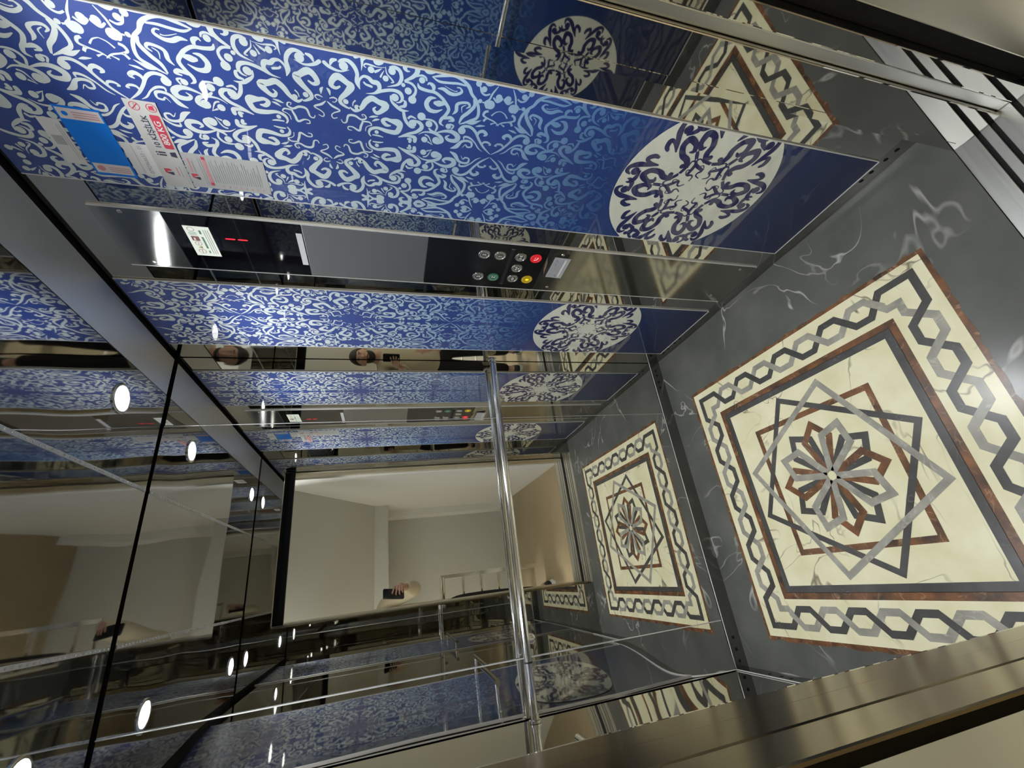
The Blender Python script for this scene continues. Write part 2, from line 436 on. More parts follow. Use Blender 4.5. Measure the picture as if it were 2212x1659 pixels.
# skirting -----------------------------------------------------------------------------------
def skirting(name, a, b, nrm, holes):
    """perforated steel skirting from a to b (floor points), nrm points into the cabin"""
    q = MB(); a = Vector(a); b = Vector(b); nrm = Vector(nrm)
    lo, hi = a - nrm*0.012, b + nrm*0.0022
    q.box((lo.x, lo.y, 0), (hi.x, hi.y, 0.043*S), 'steel_skirt')
    d = (b-a).normalized()
    up = Vector((0, 0, 0.043*S+0.0012)) + nrm*0.0030
    q.tube([a + Vector((0, 0, -a.z)) + up, b + Vector((0, 0, -b.z)) + up], 0.0019, 'edge_highlight', 10)
    for t in holes:
        c = a + d*t + nrm*0.0022; c.z = 0.024*S
        q.lathe(c, nrm, [(0, 0.0062), (0.0004, 0.0062)], 'black_gap', 12)
    return structure(q.build(name))
skirting('baseboard_right', P(0.676, YF+0.001, -1), P(0.676, YB, -1), (-1, 0, 0), [(y-YF-0.001)*S for y in (0.345, 0.367, 0.397, 0.419, 1.07, 1.10, 1.14, 1.17)])
skirting('baseboard_left', P(XL, YF, -1), P(XL, YB, -1), (1, 0, 0), [(y-YF)*S for y in (0.35, 0.38, 0.41, 1.07, 1.10, 1.14)])
skirting('baseboard_back', P(0.676, YB, -1), P(XL, YB, -1), (0, -1, 0), [(0.676-x)*S for x in (0.637, 0.617, 0.590, 0.568, -0.238, -0.268, -0.297)])

# mirror sheets on the back wall ----------------------------------------------------------------
def sheet(x0, x1, m, label, rz=0.0):
    xc = (x0+x1)/2; hw = (x1-x0)/2*S-0.0012
    q = MB(); q.box((-hw, 0, 0), (hw, 0.004, (ZC-0.004+0.953)*S), m)
    o = q.build('mirror_panel'); o.location = P(xc, YB, -0.953); o.rotation_euler = (0, 0, rz)
    return tag(o, label, 'mirror', 'mirror sheets of the back wall')
sheet(0.466, XR-0.001, 'mirror_back', 'narrow tall mirror sheet in the corner beside the wall with the control panel')
def warped_sheet(x0, x1, m, phi, label):
    """thin sheet that bows into the cabin towards the corner"""
    q = MB(); n = 28; prof = []; y = 0.0; w = (x1-x0)*S
    for i in range(n+1):
        t = i/n; prof.append((w/2-w*t, y)); y -= math.tan(phi(t+0.5/n))*w/n
    if y > 0 or phi(0) > 0: lift = max(v for _, v in prof); prof = [(x, v-lift) for x, v in prof]
    hz = (ZC-0.004+0.953)*S; top = [Vector((x, y, hz)) for x, y in prof]; bot = [Vector((x, y, 0)) for x, y in prof]; th = Vector((0, 0.003, 0))
    for i in range(n):
        q.poly([bot[i+1], bot[i], top[i], top[i+1]], m)
        q.poly([bot[i]+th, bot[i+1]+th, top[i+1]+th, top[i]+th], m)
    o = q.build('mirror_panel', smooth=True); bm = bmesh.new(); bm.from_mesh(o.data); bmesh.ops.remove_doubles(bm, verts=bm.verts, dist=1e-6); bm.to_mesh(o.data); bm.free()
    o.location = P((x0+x1)/2, YB, -0.953)
    return tag(o, label, 'mirror', 'mirror sheets of the back wall')
warped_sheet(-0.190, 0.464, 'mirror_back', lambda t: 0.0065-0.0200*t, 'wide tall mirror sheet in the middle of the back wall showing the doorway')
warped_sheet(XL+0.002, -0.192, 'mirror_back_warped', lambda t: 0.118*t**1.6, 'narrow rippled mirror sheet in the dark corner by the door frame')
for k, x in enumerate((0.465, -0.191)):                  # bright joint strips between the sheets
    q = MB(); q.tube([P(x, YB+0.0005, -0.953), P(x, YB+0.0005, ZC-0.004)], 0.0022, 'edge_highlight', 10); structure(q.build('trim_%d' % (17+k), smooth=True))

# door surround -----------------------------------------------------------------------------------
def post(name, parts, label=None):
    q = MB()
    for a, b, m in parts: q.box(a, b, m)
    o = q.build(name, bevel=0.0025); return structure(o)
ZT = 0.56
post('trim_3', [(P(XDR, 0.224, -1), P(0.70, YF-0.012, ZT), 'chrome_front')])                       # right car jamb
post('trim_4', [(P(XDR+0.010, 0.207, -1), P(0.70, 0.2235, ZT), 'sill_metal')])                        # edge of the folded door leaf
post('trim_5', [(P(XDR+0.004, 0.181, -1), P(0.70, 0.206, ZT), 'chrome_front')])
post('trim_6', [(P(XDR+0.030, 0.153, -1.03), P(0.72, 0.181, 0.9), 'black_gap')])                       # running gap
post('trim_7', [(P(XDR+0.002, 0.045, -1), P(0.72, 0.153, 0.52), 'steel_frame')])                         # landing frame
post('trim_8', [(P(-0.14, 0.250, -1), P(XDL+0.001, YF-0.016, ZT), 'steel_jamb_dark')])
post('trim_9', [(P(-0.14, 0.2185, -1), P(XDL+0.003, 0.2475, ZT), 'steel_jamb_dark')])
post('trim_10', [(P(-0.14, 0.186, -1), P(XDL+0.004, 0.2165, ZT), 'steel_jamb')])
post('trim_11', [(P(-0.16, 0.168, -1.03), P(XDL-0.012, 0.186, 0.9), 'black_gap')])
post('trim_12', [(P(-0.16, 0.045, -1), P(XDL+0.006, 0.168, 0.52), 'steel_frame')])
post('trim_13', [(P(XDL, 0.181, ZD), P(XDR, YF-0.016, ZT), 'chrome_front'), (P(XDL, 0.158, ZD-0.022), P(XDR, 0.178, ZT), 'black_gap'),
                 (P(XDL, 0.045, ZD+0.035), P(XDR, 0.153, 0.52), 'steel_jamb')])
sl = MB()                                                                                              # grooved door sill
sl.box(P(XDL-0.02, 0.046, -1.03), P(XDR+0.03, YF, -1.006), 'black_gap')
for y0, y1 in ((0.261, YF-0.001), (0.241, 0.254), (0.208, 0.234), (0.186, 0.201), (0.128, 0.150), (0.100, 0.121), (0.047, 0.094)):
    sl.box(P(XDL-0.004, y0, -1.007), P(XDR+0.012, y1, -1.0005), 'sill_metal')
structure(sl.build('trim_14', bevel=0.0008))

# ================================================================ THE LANDING behind the camera
structure(box_obj('floor_landing', P(-2.3, -1.41, -1.03), P(0.70, 0.046, -1.0), 'tile_hall'))
hw = MB(); hw.box(P(0.60, -1.41, -1), P(0.68, 0.045, 1.0), 'hall_white'); structure(hw.build('wall_landing_right'))
structure(box_obj('wall_landing_back', P(-2.3, -1.45, -1), P(0.68, -1.39, 1.0), 'hall_grey'))
structure(box_obj('wall_landing_left', P(-2.36, -1.45, -1), P(-2.3, 0.10, 1.0), 'hall_paint'))
fw = MB()
fw.box(P(-2.3, 0.045, -1), P(-0.16, 0.12, 1.0), 'hall_paint'); fw.box(P(-0.16, 0.045, 0.52), P(0.72, 0.12, 1.0), 'hall_paint')
structure(fw.build('wall_landing_front'))
structure(box_obj('ceiling_landing', P(-2.36, -1.45, 1.0), P(0.70, 0.12, 1.04), 'hall_paint'))
so = MB()                                                                                               # sloping underside of the stair flight
y0, z0, y1, z1 = -0.16, 0.52, -0.93, 0.075; x0, x1, tk = -0.62, 0.60, 0.11
c = [(x0, y0, z0), (x1, y0, z0), (x1, y1, z1), (x0, y1, z1)]; d = [(x, y, z+tk) for x, y, z in c]
for f in ([c[3], c[2], c[1], c[0]], d, [c[0], c[1], d[1], d[0]], [c[1], c[2], d[2], d[1]], [c[2], c[3], d[3], d[2]], [c[3], c[0], d[0], d[3]]):
    so.poly([P(*p) for p in f], 'hall_grey')
n = 7
for k in range(n):                                                                                      # the steps on top of it
    ya, za = y0+(y1-y0)*k/n, z0+(z1-z0)*k/n
    yb_, zb = y0+(y1-y0)*(k+1)/n, z0+(z1-z0)*(k+1)/n
    so.box(P(x0, ya, zb+tk), P(x1, yb_, za+tk), 'hall_paint')
so.box(P(x0, -1.39, -0.02), P(x1, -0.93, 0.16), 'hall_grey')
structure(so.build('trim_15'))
structure(box_obj('trim_16', P(0.545, -1.39, -1), P(0.60, -1.20, -0.02), 'hall_white'))                    # pier in the far corner
# landing railing
t = empty('stair_railing', P(0.035, -0.61, -1), 'chrome stair railing with level bars behind the person on the landing', 'railing')
q = MB(); q.box(P(0.020, -0.622, -1), P(0.045, -0.598, -0.345), 'chrome_tube'); q.build('end_post', t, bevel=0.002)
q = MB(); q.box(P(-0.90, -0.622, -1), P(-0.875, -0.598, -0.345), 'chrome_tube'); q.build('far_post', t, bevel=0.002)
for z in (-0.355, -0.49, -0.61, -0.73):
    q = MB(); q.tube([P(-0.885, -0.61, z), P(0.03, -0.61, z)], 0.014 if z < -0.4 else 0.022, 'chrome_tube'); q.build('bar', t, smooth=True)
# unseen lamp, added to light the landing
t = empty('added_landing_lamp', P(-0.86, -0.36, 1.0), 'added round ceiling lamp, out of view, lighting the landing outside the cabin', 'lamp')
q = MB(); q.lathe(P(-0.86, -0.36, 1.0), (0, 0, -1), [(0, 0.17), (0.03, 0.17), (0.035, 0.155)], 'hall_white'); q.build('rim', t, smooth=True)
q = MB(); q.lathe(P(-0.86, -0.36, 0.975), (0, 0, -1), [(0, 0.15), (0.02, 0.14), (0.04, 0.08), (0.045, 0.0)], 'added_hall_lens'); q.build('diffuser', t, smooth=True)

# ================================================================ PRINTED WALL PANELS
TILE = [[[-73,349,2],[-76,341,4],[-73,335,3],[-67,339,2],[-67,344,2]],[[-66,354,2],[-58,345,6],[-51,331,4],[-44,343,3],[-38,348,3],[-32,345,3],[-35,337,2]],[[-32,330,2],[-26,327,3],[-28,320,4],[-43,315,6],[-45,302,6],[-39,290,5],[-43,280,4],[-50,282,3],[-50,288,2],[-45,285,1]],[[-11,310,2],[-12,317,3],[-18,317,3],[-19,308,4],[-13,295,6],[-24,291,6],[-34,287,5]],[[-35,289,4],[-36,274,4],[-30,269,3],[-27,276,2],[-22,281,2],[-14,282,2]],[[-101,326,4],[-96,335,8],[-101,343,12],[-113,338,14],[-119,328,17],[-110,313,14],[-104,306,18],[-90,315,14],[-77,327,10],[-68,328,9],[-61,318,6],[-59,311,4]],[[-62,311,3],[-56,301,8],[-65,288,11],[-79,279,14],[-88,267,15],[-83,254,14],[-78,240,19],[-65,248,12],[-59,258,10],[-66,264,7],[-72,259,2]],[[-72,318,12]],[[-64,297,12]],[[-65,305,2],[-72,304,3],[-78,299,4]],[[-36,229,3],[-36,239,10],[-44,246,10],[-49,239,9],[-47,229,11],[-45,215,20],[-39,210,15],[-23,217,14],[-22,236,12],[-26,257,8],[-21,271,8],[-11,275,5],[-4,271,3]],[[-16,259,10]],[[-8,268,3],[-8,255,5],[-6,245,2]],[[-47,274,1],[-50,265,6],[-52,255,1]],[[-39,268,1],[-44,260,6],[-46,252,1]],[[-93,352,2],[-88,348,7],[-79,347,1]],[[-140,351,9],[-134,343,8],[-130,331,6],[-130,320,4],[-135,307,1]],[[-140,317,19]],[[-145,326,3],[-150,320,6],[-151,308,9],[-143,298,10],[-130,293,9],[-115,295,8],[-102,289,2]],[[-137,341,3],[-146,337,9],[-149,328,4]],[[-161,295,9],[-165,284,10],[-154,283,6],[-138,285,1]],[[-157,282,4],[-167,270,7],[-169,253,10],[-161,247,9],[-155,255,6]],[[-160,256,15]],[[-145,276,2],[-148,280,3],[-152,276,4],[-151,264,4],[-150,255,2],[-152,240,1]],[[-143,267,14]],[[-140,261,6],[-144,254,5],[-149,247,1]],[[-146,243,1],[-137,248,4],[-132,250,4]],[[-132,240,13]],[[-154,240,1],[-142,238,3],[-134,230,4],[-128,225,4],[-126,230,2]],[[-148,228,16]],[[-153,233,6],[-156,224,8],[-152,214,9],[-142,210,9],[-133,211,9],[-124,218,6],[-117,237,1]],[[-154,194,2],[-154,200,6],[-160,204,11],[-168,196,11],[-168,183,14],[-156,180,12],[-145,188,9],[-134,204,5]],[[-147,182,4],[-151,171,5],[-148,163,5],[-142,161,3]],[[-142,170,14]],[[-133,204,4],[-132,191,6],[-124,182,6],[-114,182,7],[-104,188,9]],[[-100,187,19]],[[-116,196,16]],[[-126,206,9]],[[-168,168,8],[-161,160,12],[-163,149,11],[-171,140,6]],[[-161,136,1],[-168,127,10],[-170,109,1]],[[-152,151,3],[-158,131,7],[-162,108,7],[-156,88,8],[-146,75,10],[-134,68,8],[-122,56,8],[-105,48,8],[-87,48,8],[-76,63,8],[-65,84,2]],[[-152,150,2],[-146,136,6],[-147,116,6],[-149,99,6],[-148,82,4]],[[-124,62,4],[-111,58,9],[-95,68,10],[-82,80,9],[-67,85,4]],[[-132,138,2],[-133,126,9],[-127,113,10],[-127,100,8],[-134,89,7],[-141,93,4],[-141,100,3]],[[-134,98,3],[-133,104,2],[-136,115,2],[-140,125,1]],[[-84,102,1],[-93,95,9],[-106,95,9],[-112,87,7],[-114,73,7],[-108,68,6],[-102,75,2]],[[-109,76,2],[-103,84,3],[-91,82,1]],[[-135,178,2],[-127,174,8],[-124,159,8],[-123,142,8],[-115,128,8],[-108,121,9],[-94,111,9],[-80,116,9],[-69,124,9],[-60,125,7],[-55,117,1]],[[-127,146,7],[-135,147,10],[-139,155,6],[-135,159,2]],[[-72,119,6],[-76,105,10],[-71,98,7],[-68,108,3]],[[-112,139,2],[-110,151,10],[-98,158,12],[-86,152,12],[-84,138,9],[-91,124,2]],[[-102,140,10],[-102,133,16],[-104,123,10]],[[-102,289,1],[-118,290,5],[-128,282,6],[-127,272,9],[-121,265,11],[-120,255,12],[-110,252,9],[-100,262,4],[-96,278,1]],[[-118,282,4],[-114,278,5],[-112,270,6],[-111,265,5]],[[-96,278,1],[-99,262,5],[-107,246,8],[-112,226,8],[-109,212,10],[-99,207,8],[-91,211,5],[-88,219,2]],[[-98,222,18]],[[-101,231,2],[-90,229,5],[-81,219,9],[-74,207,8],[-75,193,1]],[[-81,212,4],[-84,202,9],[-93,201,7],[-95,206,2]],[[-73,204,7],[-56,200,9],[-44,192,7],[-39,185,4],[-41,178,2]],[[-58,194,5],[-64,188,6],[-61,177,3]],[[-49,184,19]],[[-56,184,5],[-53,169,10],[-43,164,11],[-31,175,9],[-23,193,7],[-12,213,2]],[[-68,166,20]],[[-63,161,3],[-64,149,5],[-61,138,6],[-51,131,6],[-40,134,5]],[[-54,149,17]],[[-45,149,4],[-38,141,8],[-38,132,3]],[[-26,170,1],[-34,157,4],[-35,139,6],[-30,123,10],[-19,117,11],[-12,127,8]],[[-18,130,20]],[[-36,133,3],[-44,112,8],[-44,95,12],[-35,83,15],[-25,87,13],[-24,102,10],[-30,109,7],[-36,102,2]],[[-50,100,4],[-59,96,5],[-62,105,4]],[[-56,107,14]],[[-6,138,1],[-24,147,4],[-28,156,4]],[[-16,156,16]],[[-12,149,5],[-6,137,1]],[[-12,212,2],[-18,193,6],[-17,178,11],[-8,177,10]],[[-11,194,4],[-11,187,9],[-5,188,8]],[[-4,1,2],[-19,20,6],[-36,34,7],[-54,46,8],[-63,60,8],[-61,75,8],[-52,82,8]],[[-51,76,19]],[[-43,39,4],[-53,38,8],[-58,29,10],[-52,20,9],[-47,26,3]],[[-23,26,3],[-32,22,6],[-33,12,6],[-28,5,4],[-27,10,3]],[[-8,21,1],[-15,32,4],[-28,43,4],[-37,56,6],[-38,68,6],[-31,69,3]],[[-4,96,2],[-11,83,12],[-25,73,8],[-29,60,7],[-26,50,7],[-16,49,5],[-14,58,5],[-19,63,3],[-10,69,1]],[[-70,68,1],[-73,55,10],[-82,38,1]],[[-66,48,1],[-69,39,6],[-71,27,1]],[[-157,57,14]],[[-148,44,14]],[[-152,53,4],[-141,48,5],[-137,39,5],[-141,30,4]],[[-167,36,16]],[[-164,46,4],[-158,37,6],[-162,25,5],[-169,16,2]],[[-159,16,2],[-143,25,5],[-130,29,5],[-122,36,7],[-114,31,11]],[[-119,25,22]],[[-135,22,4],[-128,12,7],[-135,4,9]],[[-137,10,16]],[[-123,48,10]],[[-121,43,4],[-122,36,4]],[[-105,26,6],[-102,33,7],[-94,35,6],[-89,24,4],[-84,8,4],[-76,-3,2]],[[-96,18,4],[-105,10,3],[-109,0,2]],[[-81,33,6],[-88,28,6],[-88,23,3]],[[-77,16,5],[-80,10,3],[-82,5,2]]]
WEDGE = [[[22.3,137.0,3.1],[9.9,135.8,12.3],[5.8,151.8,13.4],[14.0,168.8,17.1],[24.5,176.7,18.5],[39.6,161.6,15.8],[38.8,133.4,15.9],[26.7,115.1,16.4],[25.1,93.5,12.7],[38.1,76.5,7.1]],[[36.7,97.4,14.2]],[[28.2,91.4,3.8],[43.4,76.6,4.6]],[[3.3,133.6,1.2],[0.9,120.3,8.6],[3.7,102.6,1.2]],[[13.6,36.3,2.6],[5.2,48.1,3.8],[8.5,56.3,5.1],[19.5,61.2,7.7],[6.1,80.1,10.0],[-0.9,94.4,6.8],[5.7,102.9,5.0],[13.4,101.1,3.8],[21.2,85.6,1.9]],[[1.9,95.8,2.5],[9.2,78.0,3.1],[22.6,77.2,2.6],[23.7,61.7,1.9]],[[57.2,149.7,2.6],[54.1,175.5,9.6],[51.8,205.2,15.7],[42.2,226.5,12.4],[27.9,230.3,10.9],[19.2,216.7,4.2]],[[30.1,206.2,23.3]],[[32.0,192.7,6.2],[7.8,195.5,13.2],[-4.6,207.1,8.9],[-5.2,217.4,1.5]],[[58.7,150.5,1.9],[62.8,181.8,8.4],[72.9,190.7,12.9],[81.5,176.3,13.1],[79.7,164.4,8.6]]]
PW, PH = 0.268*S, (0.545+0.955)*S
AX = -0.0165*S                                        # the print's own axis on the board
def make_board(PW, AX, wide=False):
    b = MB(); hw = PW/2
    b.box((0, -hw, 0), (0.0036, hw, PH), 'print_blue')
    lift = [0.0002]; cnt = [0]
    def put(polys, m, base=None):
        for j, q in enumerate(polys):
            q = clip(q, -hw+0.0005, hw-0.0005)
            if len(q) < 3: continue
            q = [(a, z) for a, z in q]
            pts = [Vector((-lift[0]-0.000004*(cnt[0] % 40)-0.000002*j, a, z)) for a, z in q]
            nn = sum(((pts[i]-pts[0]).cross(pts[i+1]-pts[0]) for i in range(1, len(pts)-1)), Vector())
            b.poly(pts if nn.x < 0 else pts[::-1], m)
        cnt[0] += 1
    zx0 = (-0.1755+0.955)*S; hp = 0.2575*S
    src = [[(a/1000, z/1000, w/1000*(0.80 if len(q) > 1 else 0.88)) for a, z, w in q] for q in TILE]
    ext = [q for q in src if min(p[0] for p in q) < -0.112]
    quarter = src + [[(-0.336-a, z, w) for a, z, w in q] for q in (src if wide else ext)]
    for k in range(-1, 4):                            # cross at even steps, flower at odd ones
        zb = zx0 + k*hp
        for q in quarter:
            for sa in (1, -1):
                if k % 2 == 0: p = [(AX+sa*a, zb+z, w) for a, z, w in q]
                else: p = [(AX+sa*a, zb+hp-z, w) for a, z, w in q]
                zc = sum(v[1] for v in p)/len(p)
                if zc < 0.70 or zc > PH-0.012 or max(v[1] for v in p) > PH-0.004: continue
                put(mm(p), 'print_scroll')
    # white roundel
    mc = (AX+0.0060*S, (-0.597+0.955)*S); rr = 0.1670*S
    lift[0] = 0.00058
    if not wide: put([[(mc[0]-0.0+0.123*S, mc[1]+0.086*S), (mc[0]+0.153*S, mc[1]+0.094*S), (mc[0]+0.153*S, mc[1]-0.102*S), (mc[0]+0.118*S, mc[1]-0.098*S)]], 'print_white')
    put([[(mc[0]+rr*math.sin(2*math.pi*k/72), mc[1]+rr*math.cos(2*math.pi*k/72)) for k in range(72)]], 'print_white')
    lift[0] = 0.00090
    for k in range(6):
        for sg in (1, -1):
            for q in WEDGE:
                p = []
                for a, z, w in q:
                    ang = math.atan2(a, z)*sg + k*math.pi/3; r = math.hypot(a, z)/1000*0.955
                    p.append((mc[0]+r*math.sin(ang), mc[1]+r*math.cos(ang), w/1000*1.0))
                put(mm(p), 'print_navy')
    # small dark figures in the white band under the roundel's side
    if wide: return b
    fx = mc[0]+0.139*S
    for dz, d in ((0.03, 0.010), (-0.03, 0.010)): put(mm([(fx, mc[1]+dz, d)]), 'print_navy')
    for sz in (1, -1):
        put(mm([(fx+0.010, mc[1]+sz*0.052, 0.002), (fx, mc[1]+sz*0.060, 0.005), (fx-0.012, mc[1]+sz*0.054, 0.002)]), 'print_navy')
        put(mm([(fx+0.012, mc[1]+sz*0.078, 0.003), (fx+0.002, mc[1]+sz*0.092, 0.006), (fx-0.012, mc[1]+sz*0.100, 0.012)]), 'print_navy')
        put(mm([(fx-0.012, mc[1]+sz*0.112, 0.014)]), 'print_navy')
    return b
def mm(p):                                            # strokes are shaped in millimetres
    return [[(a/1000, z/1000) for a, z in q] for q in stroke_quads([(a*1000, z*1000, w*1000) for a, z, w in p], 5)]
def make_panel(PW, AX, wide, loc, rz, label):
    r = empty('wall_panel', loc, label, 'wall panel', 'blue printed wall panels', rz)
    bd = make_board(PW, AX, wide).build('board'); bd.parent = r
    hw = PW/2
    for s_ in (1, -1):
        q = MB(); q.box((-0.0012, s_*hw-0.0014, 0), (0.0036, s_*hw+0.0014, PH), 'edge_highlight'); o = q.build('edge_strip', bevel=0.0006); o.parent = r
    q = MB(); q.box((-0.0012, -hw, -0.003), (0.0036, hw, 0.0), 'edge_highlight'); o = q.build('bottom_strip'); o.parent = r
    return r
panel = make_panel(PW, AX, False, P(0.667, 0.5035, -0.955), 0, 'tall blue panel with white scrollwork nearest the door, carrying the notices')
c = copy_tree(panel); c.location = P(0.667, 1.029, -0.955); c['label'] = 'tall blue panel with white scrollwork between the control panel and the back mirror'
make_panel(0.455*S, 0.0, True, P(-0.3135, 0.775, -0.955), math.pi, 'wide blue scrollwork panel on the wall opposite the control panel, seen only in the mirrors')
# thin rail in front of it
t = empty('side_rail', P(XL, 0.775, -0.335), 'thin polished rail across the wide blue panel on the opposite wall', 'handrail')
q = MB(); q.tube([P(-0.279, 0.53, -0.335), P(-0.279, 0.92, -0.335)], 0.010, 'chrome_tube', 20); q.build('rail', t, smooth=True)
for y in (0.555, 0.895):
    q = MB(); q.tube([P(-0.279, y, -0.335), P(XL, y, -0.335)], 0.007, 'chrome_tube', 14)
    q.lathe(P(XL, y, -0.335), (1, 0, 0), [(0, 0.016), (0.004, 0.016), (0.006, 0.010)], 'chrome_tube', 18); q.build('bracket', t, smooth=True)

# ================================================================ CONTROL PANEL
XF = 0.6665                                           # face of the plate
cp = empty('control_panel', P(0.670, 0.767, -0.94), 'tall steel lift control panel with floor buttons and red display between two blue panels', 'control panel')
ya, yb = 0.6915, 0.8430
def plate(name, z0, z1, m, x=XF, y0=ya, y1=yb, par=cp, bevel=0.0006, xb=XR):
    q = MB(); q.box(P(x, y0, z0), P(xb, y1, z1), m); return q.build(name, par, bevel=bevel)
plate('lower_plate', -0.948, -0.3635, 'steel_lower')
plate('button_plate', -0.3620, -0.0885, 'black_plate')
plate('middle_plate', -0.0875, 0.1560, 'steel_plate')
plate('display_glass', 0.1570, 0.3835, 'black_glass')
plate('top_cap', 0.3850, 0.4900, 'steel_cap')
for y in (ya-0.0012, yb+0.0012):
    q = MB(); q.box(P(XF-0.0006, y-0.0011, -0.948), P(XR, y+0.0011, 0.49), 'edge_highlight'); q.build('edge_strip', cp)
for y, z in ((0.700, 0.447), (0.831, 0.447), (0.829, -0.400), (0.818, -0.902), (0.705, -0.906)):
    q = MB(); x = XF
    q.lathe(P(x, y, z), (-1, 0, 0), [(-0.004, 0.005), (0.001, 0.005), (0.0022, 0.0038), (0.0024, 0.001)], 'chrome_trim', 14); q.build('screw', cp, smooth=True)
q = MB(); q.box(P(XF-0.0006, 0.7160, 0.1580), P(XF+0.001, 0.8080, 0.1690), 'white_bar'); q.build('white_strip', cp)
# floor readout: a dash made of two bars, standing on end
q = MB()
for z0, z1 in ((0.2805, 0.2990), (0.2590, 0.2775)):
    f = wallframe(0.7475, z0, XF, 0.0006); h = (z1-z0)*S
    q.poly([f(0.0, 0), f(0.0022, 0.003), f(0.0022, h-0.003), f(0, h), f(-0.0022, h-0.003), f(-0.0022, 0.003)], 'lit_red')
q.build('floor_readout', cp, label='glowing red floor readout')
# lit pictogram sign in the display
sg = MB()
W0, H0 = (0.801-0.7205)*S, (0.3615-0.319)*S
fr = wallframe(0.801, 0.319, XF, 0.0006)
def rect(mb, f, u0, v0, u1, v1, m): mb.poly([f(u0, v0), f(u1, v0), f(u1, v1), f(u0, v1)], m)
rect(sg, fr, 0, 0, W0, H0, 'lit_sign')
fr = wallframe(0.801, 0.319, XF, 0.0010)
def ring(mb, f, u, v, r, w, m, n=24, ru=1.0):
    for k in range(n):
        a, b = 2*math.pi*k/n, 2*math.pi*(k+1)/n
        mb.poly([f(u+ru*r*math.cos(a), v+r*math.sin(a)), f(u+ru*r*math.cos(b), v+r*math.sin(b)), f(u+ru*(r-w)*math.cos(b), v+(r-w)*math.sin(b)), f(u+ru*(r-w)*math.cos(a), v+(r-w)*math.sin(a))], m)
def disc(mb, f, u, v, r, m, n=20): mb.poly([f(u+r*math.cos(2*math.pi*k/n), v+r*math.sin(2*math.pi*k/n)) for k in range(n)], m)
ring(sg, fr, 0.018, 0.041, 0.009, 0.0014, 'label_pink'); rect(sg, fr, 0.011, 0.0402, 0.025, 0.0418, 'label_pink')
sg.poly([fr(0.029, 0.036), fr(0.038, 0.036), fr(0.0335, 0.047)], 'label_yellow')
ring(sg, fr, 0.048, 0.041, 0.008, 0.0012, 'label_pink'); rect(sg, fr, 0.0425, 0.0404, 0.0535, 0.0416, 'label_pink')
rect(sg, fr, 0.058, 0.033, 0.075, 0.051, 'label_pink'); sg.poly([fr(0.060, 0.0425), fr(0.069, 0.0425), fr(0.069, 0.0465), fr(0.060, 0.0465)][::1], 'lit_sign')
for k in range(3): rect(sg, fr, 0.0795+k*0.004, 0.034, 0.081+k*0.004, 0.052, 'label_green')
ring(sg, fr, 0.100, 0.043, 0.008, 0.0012, 'label_pink')
rect(sg, fr, 0.030, 0.022, 0.074, 0.027, 'label_green'); rect(sg, fr, 0.084, 0.022, 0.098, 0.027, 'label_green'); rect(sg, fr, 0.012, 0.022, 0.022, 0.026, 'label_green')
for k in range(3): rect(sg, fr, 0.010, 0.005+k*0.005, 0.100, 0.0066+k*0.005, 'label_pale')
sg.build('pictogram_sign', cp, label='lit pale sign with pictograms')
# buttons
def button(y, z, body, kind, lit=None, face='button_steel', lab=None, g='glyph_light'):
    r = 0.0188
    b = MB(); b.lathe(P(XF, y, z), (-1, 0, 0), [(-0.004, r), (0.0018, r), (0.0030, r-0.0012), (0.0030, r-0.003), (0.0014, r-0.0045), (0.0014, 0.0)], face if not lit else lit+'_soft' if lit+'_soft' in MAT else face, 32)
    o = b.build('button', cp, smooth=True, label=lab)
    k = MB(); f = wallframe(y, z, XF, 0.0022)
    if lit: ring(k, f, 0, 0, 0.0172, 0.0022, lit)
    else: ring(k, f, 0, 0, 0.0130, 0.0009, g)
    if kind == 'text': put_text(k, body, f, g, height=0.0115, anchor=(-0.0038, -0.0058), bold=0.03)
    elif kind == 'open':
        for s_ in (-1, 1): k.poly([f(s_*0.008, 0), f(s_*0.0015, 0.006), f(s_*0.0015, -0.006)], g)
    elif kind == 'close':
        for s_ in (-1, 1): k.poly([f(s_*0.001, 0), f(s_*0.0075, 0.006), f(s_*0.0075, -0.006)], g)
    elif kind == 'fan':
        for j in range(3):
            a = 2*math.pi*j/3
            k.poly([f(0, 0)] + [f(0.008*math.cos(a+t), 0.008*math.sin(a+t)) for t in (0, 0.35, 0.7, 1.0)], g)
    elif kind == 'phone':
        for qd in stroke_quads([(-6, 5.5, 4.2), (-6.3, 1, 2.6), (-2.6, -4, 2.8), (2, -6, 2.6), (5.6, -5.4, 4.2)]): k.poly([f(u/1000, v/1000) for u, v in qd], 'lit_pink')
        for qd in stroke_quads([(0.5, 4.5, 1.4), (3.6, 3, 1.4), (4.4, -0.4, 1.4)]): k.poly([f(u/1000, v/1000) for u, v in qd], 'lit_pink')
    elif kind == 'bell':
        k.poly([f(u/1000, v/1000) for u, v in ((-6, -3.5), (6, -3.5), (4.2, -1.5), (3.6, 3), (1.6, 5.4), (-1.6, 5.4), (-3.6, 3), (-4.2, -1.5))], lit); disc(k, f, 0, -0.0055, 0.0017, lit)
    if k.v: k.build('symbol', o)
    return o
button(0.7290, -0.215, '3', 'text'); button(0.7290, -0.252, '1', 'text')
button(0.8050, -0.215, '2', 'text'); button(0.8050, -0.252, 'Z', 'text', face='lit_green', lab='green ground floor button')
button(0.7290, -0.301, '', 'close'); button(0.7670, -0.302, '', 'fan'); button(0.8050, -0.301, '', 'open')
button(0.7290, -0.338, '', 'phone', 'lit_red', lab='lit red emergency call button'); button(0.8050, -0.338, '', 'bell', 'lit_yellow', lab='lit yellow alarm bell button')
q = MB(); q.box(P(XF-0.0004, 0.708, -0.2815), P(XF+0.001, 0.824, -0.2735), 'black_gap'); q.build('dividing_slot', cp)
